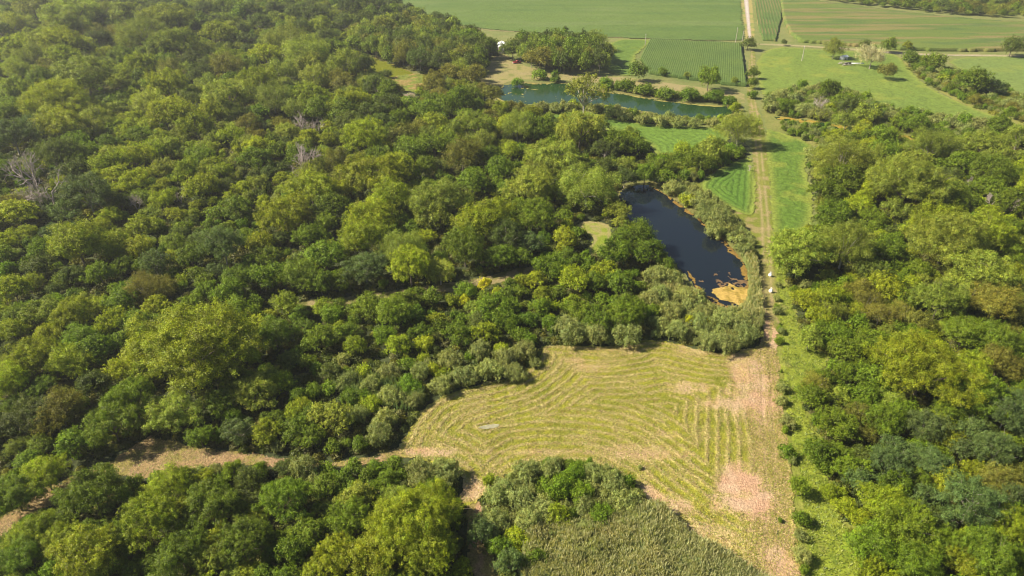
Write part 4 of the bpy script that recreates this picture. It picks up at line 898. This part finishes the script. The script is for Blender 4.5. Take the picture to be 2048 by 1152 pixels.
part("wall", box(0, 0, 1.2, 4, 3, 2.4), M_METAL, t); v = [(-2.3, -1.9, 2.45), (2.3, -1.9, 2.45), (2.3, 0, 3.2), (-2.3, 0, 3.2), (2.3, 1.9, 2.45), (-2.3, 1.9, 2.45)]
me = bpy.data.meshes.new("roof"); me.from_pydata(v+[(a, b, c-.08) for a, b, c in v], [], [(0, 1, 2, 3), (3, 2, 4, 5), (7, 6, 9, 8), (8, 9, 11, 10), (0, 6, 7, 1), (4, 10, 11, 5), (0, 3, 9, 6), (3, 5, 11, 9), (1, 7, 8, 2), (2, 8, 10, 4)])
me.materials.append(plain("bluish_roof", (.7, .73, .78), .4)); link("roof", me, t); part("door", box(0, -1.53, 1.0, .9, .05, 2.0), M_DARKW, t)
# white sacks beside the track
for (bx, by, lab) in ((1540, 553, "white sack beside the farm track, the farther of two"), (1541, 585, "white sack beside the farm track, the nearer of two")):
    x, y = ground(bx, by); t = thing("white_sack", lab, "sack", (x, y, 0), random.uniform(0, 3))
    rng = np.random.default_rng(int(by)); nu_, nv_ = 14, 9; V = []; F = []
    for j in range(nv_):
        f = j/(nv_-1); rad = .62*math.sin(math.pi*min(f*.86+.08, 1))**.6*(1-.25*f)
        for i in range(nu_):
            a = i*2*math.pi/nu_; k = 1+.10*math.sin(3*a+2*f)+rng.uniform(-.05, .05); V.append((rad*k*math.cos(a)*1.05, rad*k*math.sin(a)*.9, f*1.15))
    for j in range(nv_-1):
        for i in range(nu_): F.append((j*nu_+i, j*nu_+(i+1) % nu_, (j+1)*nu_+(i+1) % nu_, (j+1)*nu_+i))
    part("bag", (np.array(V), np.array(F)), M_SACK, t)
    V, F = tubes([((0, 0, 1.1), (.02, 0, 1.22), .16, .07), ((.02, 0, 1.22), (.14, .05, 1.5), .07, .2), ((.02, 0, 1.22), (-.16, -.03, 1.45), .07, .16)], 7); part("tied_neck", (V, F), M_SACK, t)
x, y = ground(1527, 635); t = thing("fallen_branch", "dark fallen branch lying across the farm track", "branch", (x, y, .1), .1)
V, F = tubes([((-2.6, 0, .1), (-.8, .15, .28), .16, .13), ((-.8, .15, .28), (1.2, -.1, .25), .13, .09), ((1.2, -.1, .25), (2.8, .2, .1), .09, .04)], 6); part("main_limb", (V, F), M_BARK, t)
V, F = tubes([((-.8, .15, .28), (.1, .9, .6), .07, .03), ((.4, 0, .25), (1.2, -.8, .5), .06, .02), ((-1.6, .1, .2), (-1.2, -.7, .4), .06, .02)], 5); part("side_twigs", (V, F), M_BARK, t)

# ------------------------------------------------------------------ haze
HAZE = 0.00013
if HAZE > 0:
    V, F = box(0, 1800, 59.5, 5300, 4900, 121)
    m, nt, N, L = new_mat("haze"); out = N.new("ShaderNodeOutputMaterial"); pv = N.new("ShaderNodeVolumePrincipled")
    pv.inputs["Color"].default_value = (.93, .95, 1.0, 1); pv.inputs["Density"].default_value = HAZE; pv.inputs["Anisotropy"].default_value = .3; L.new(pv.outputs[0], out.inputs["Volume"])
    link("haze", mesh_from("haze", V, F, m), kind="stuff", label="thin summer haze over the fields")
print("ITEMS", len(items), "chosen", len(chosen), "rest", len(rest), "undergrowth", len(uc), "SUMTRI", sum(len(p.vertices)//2 for L in PROTO.values() for p, _ in L))
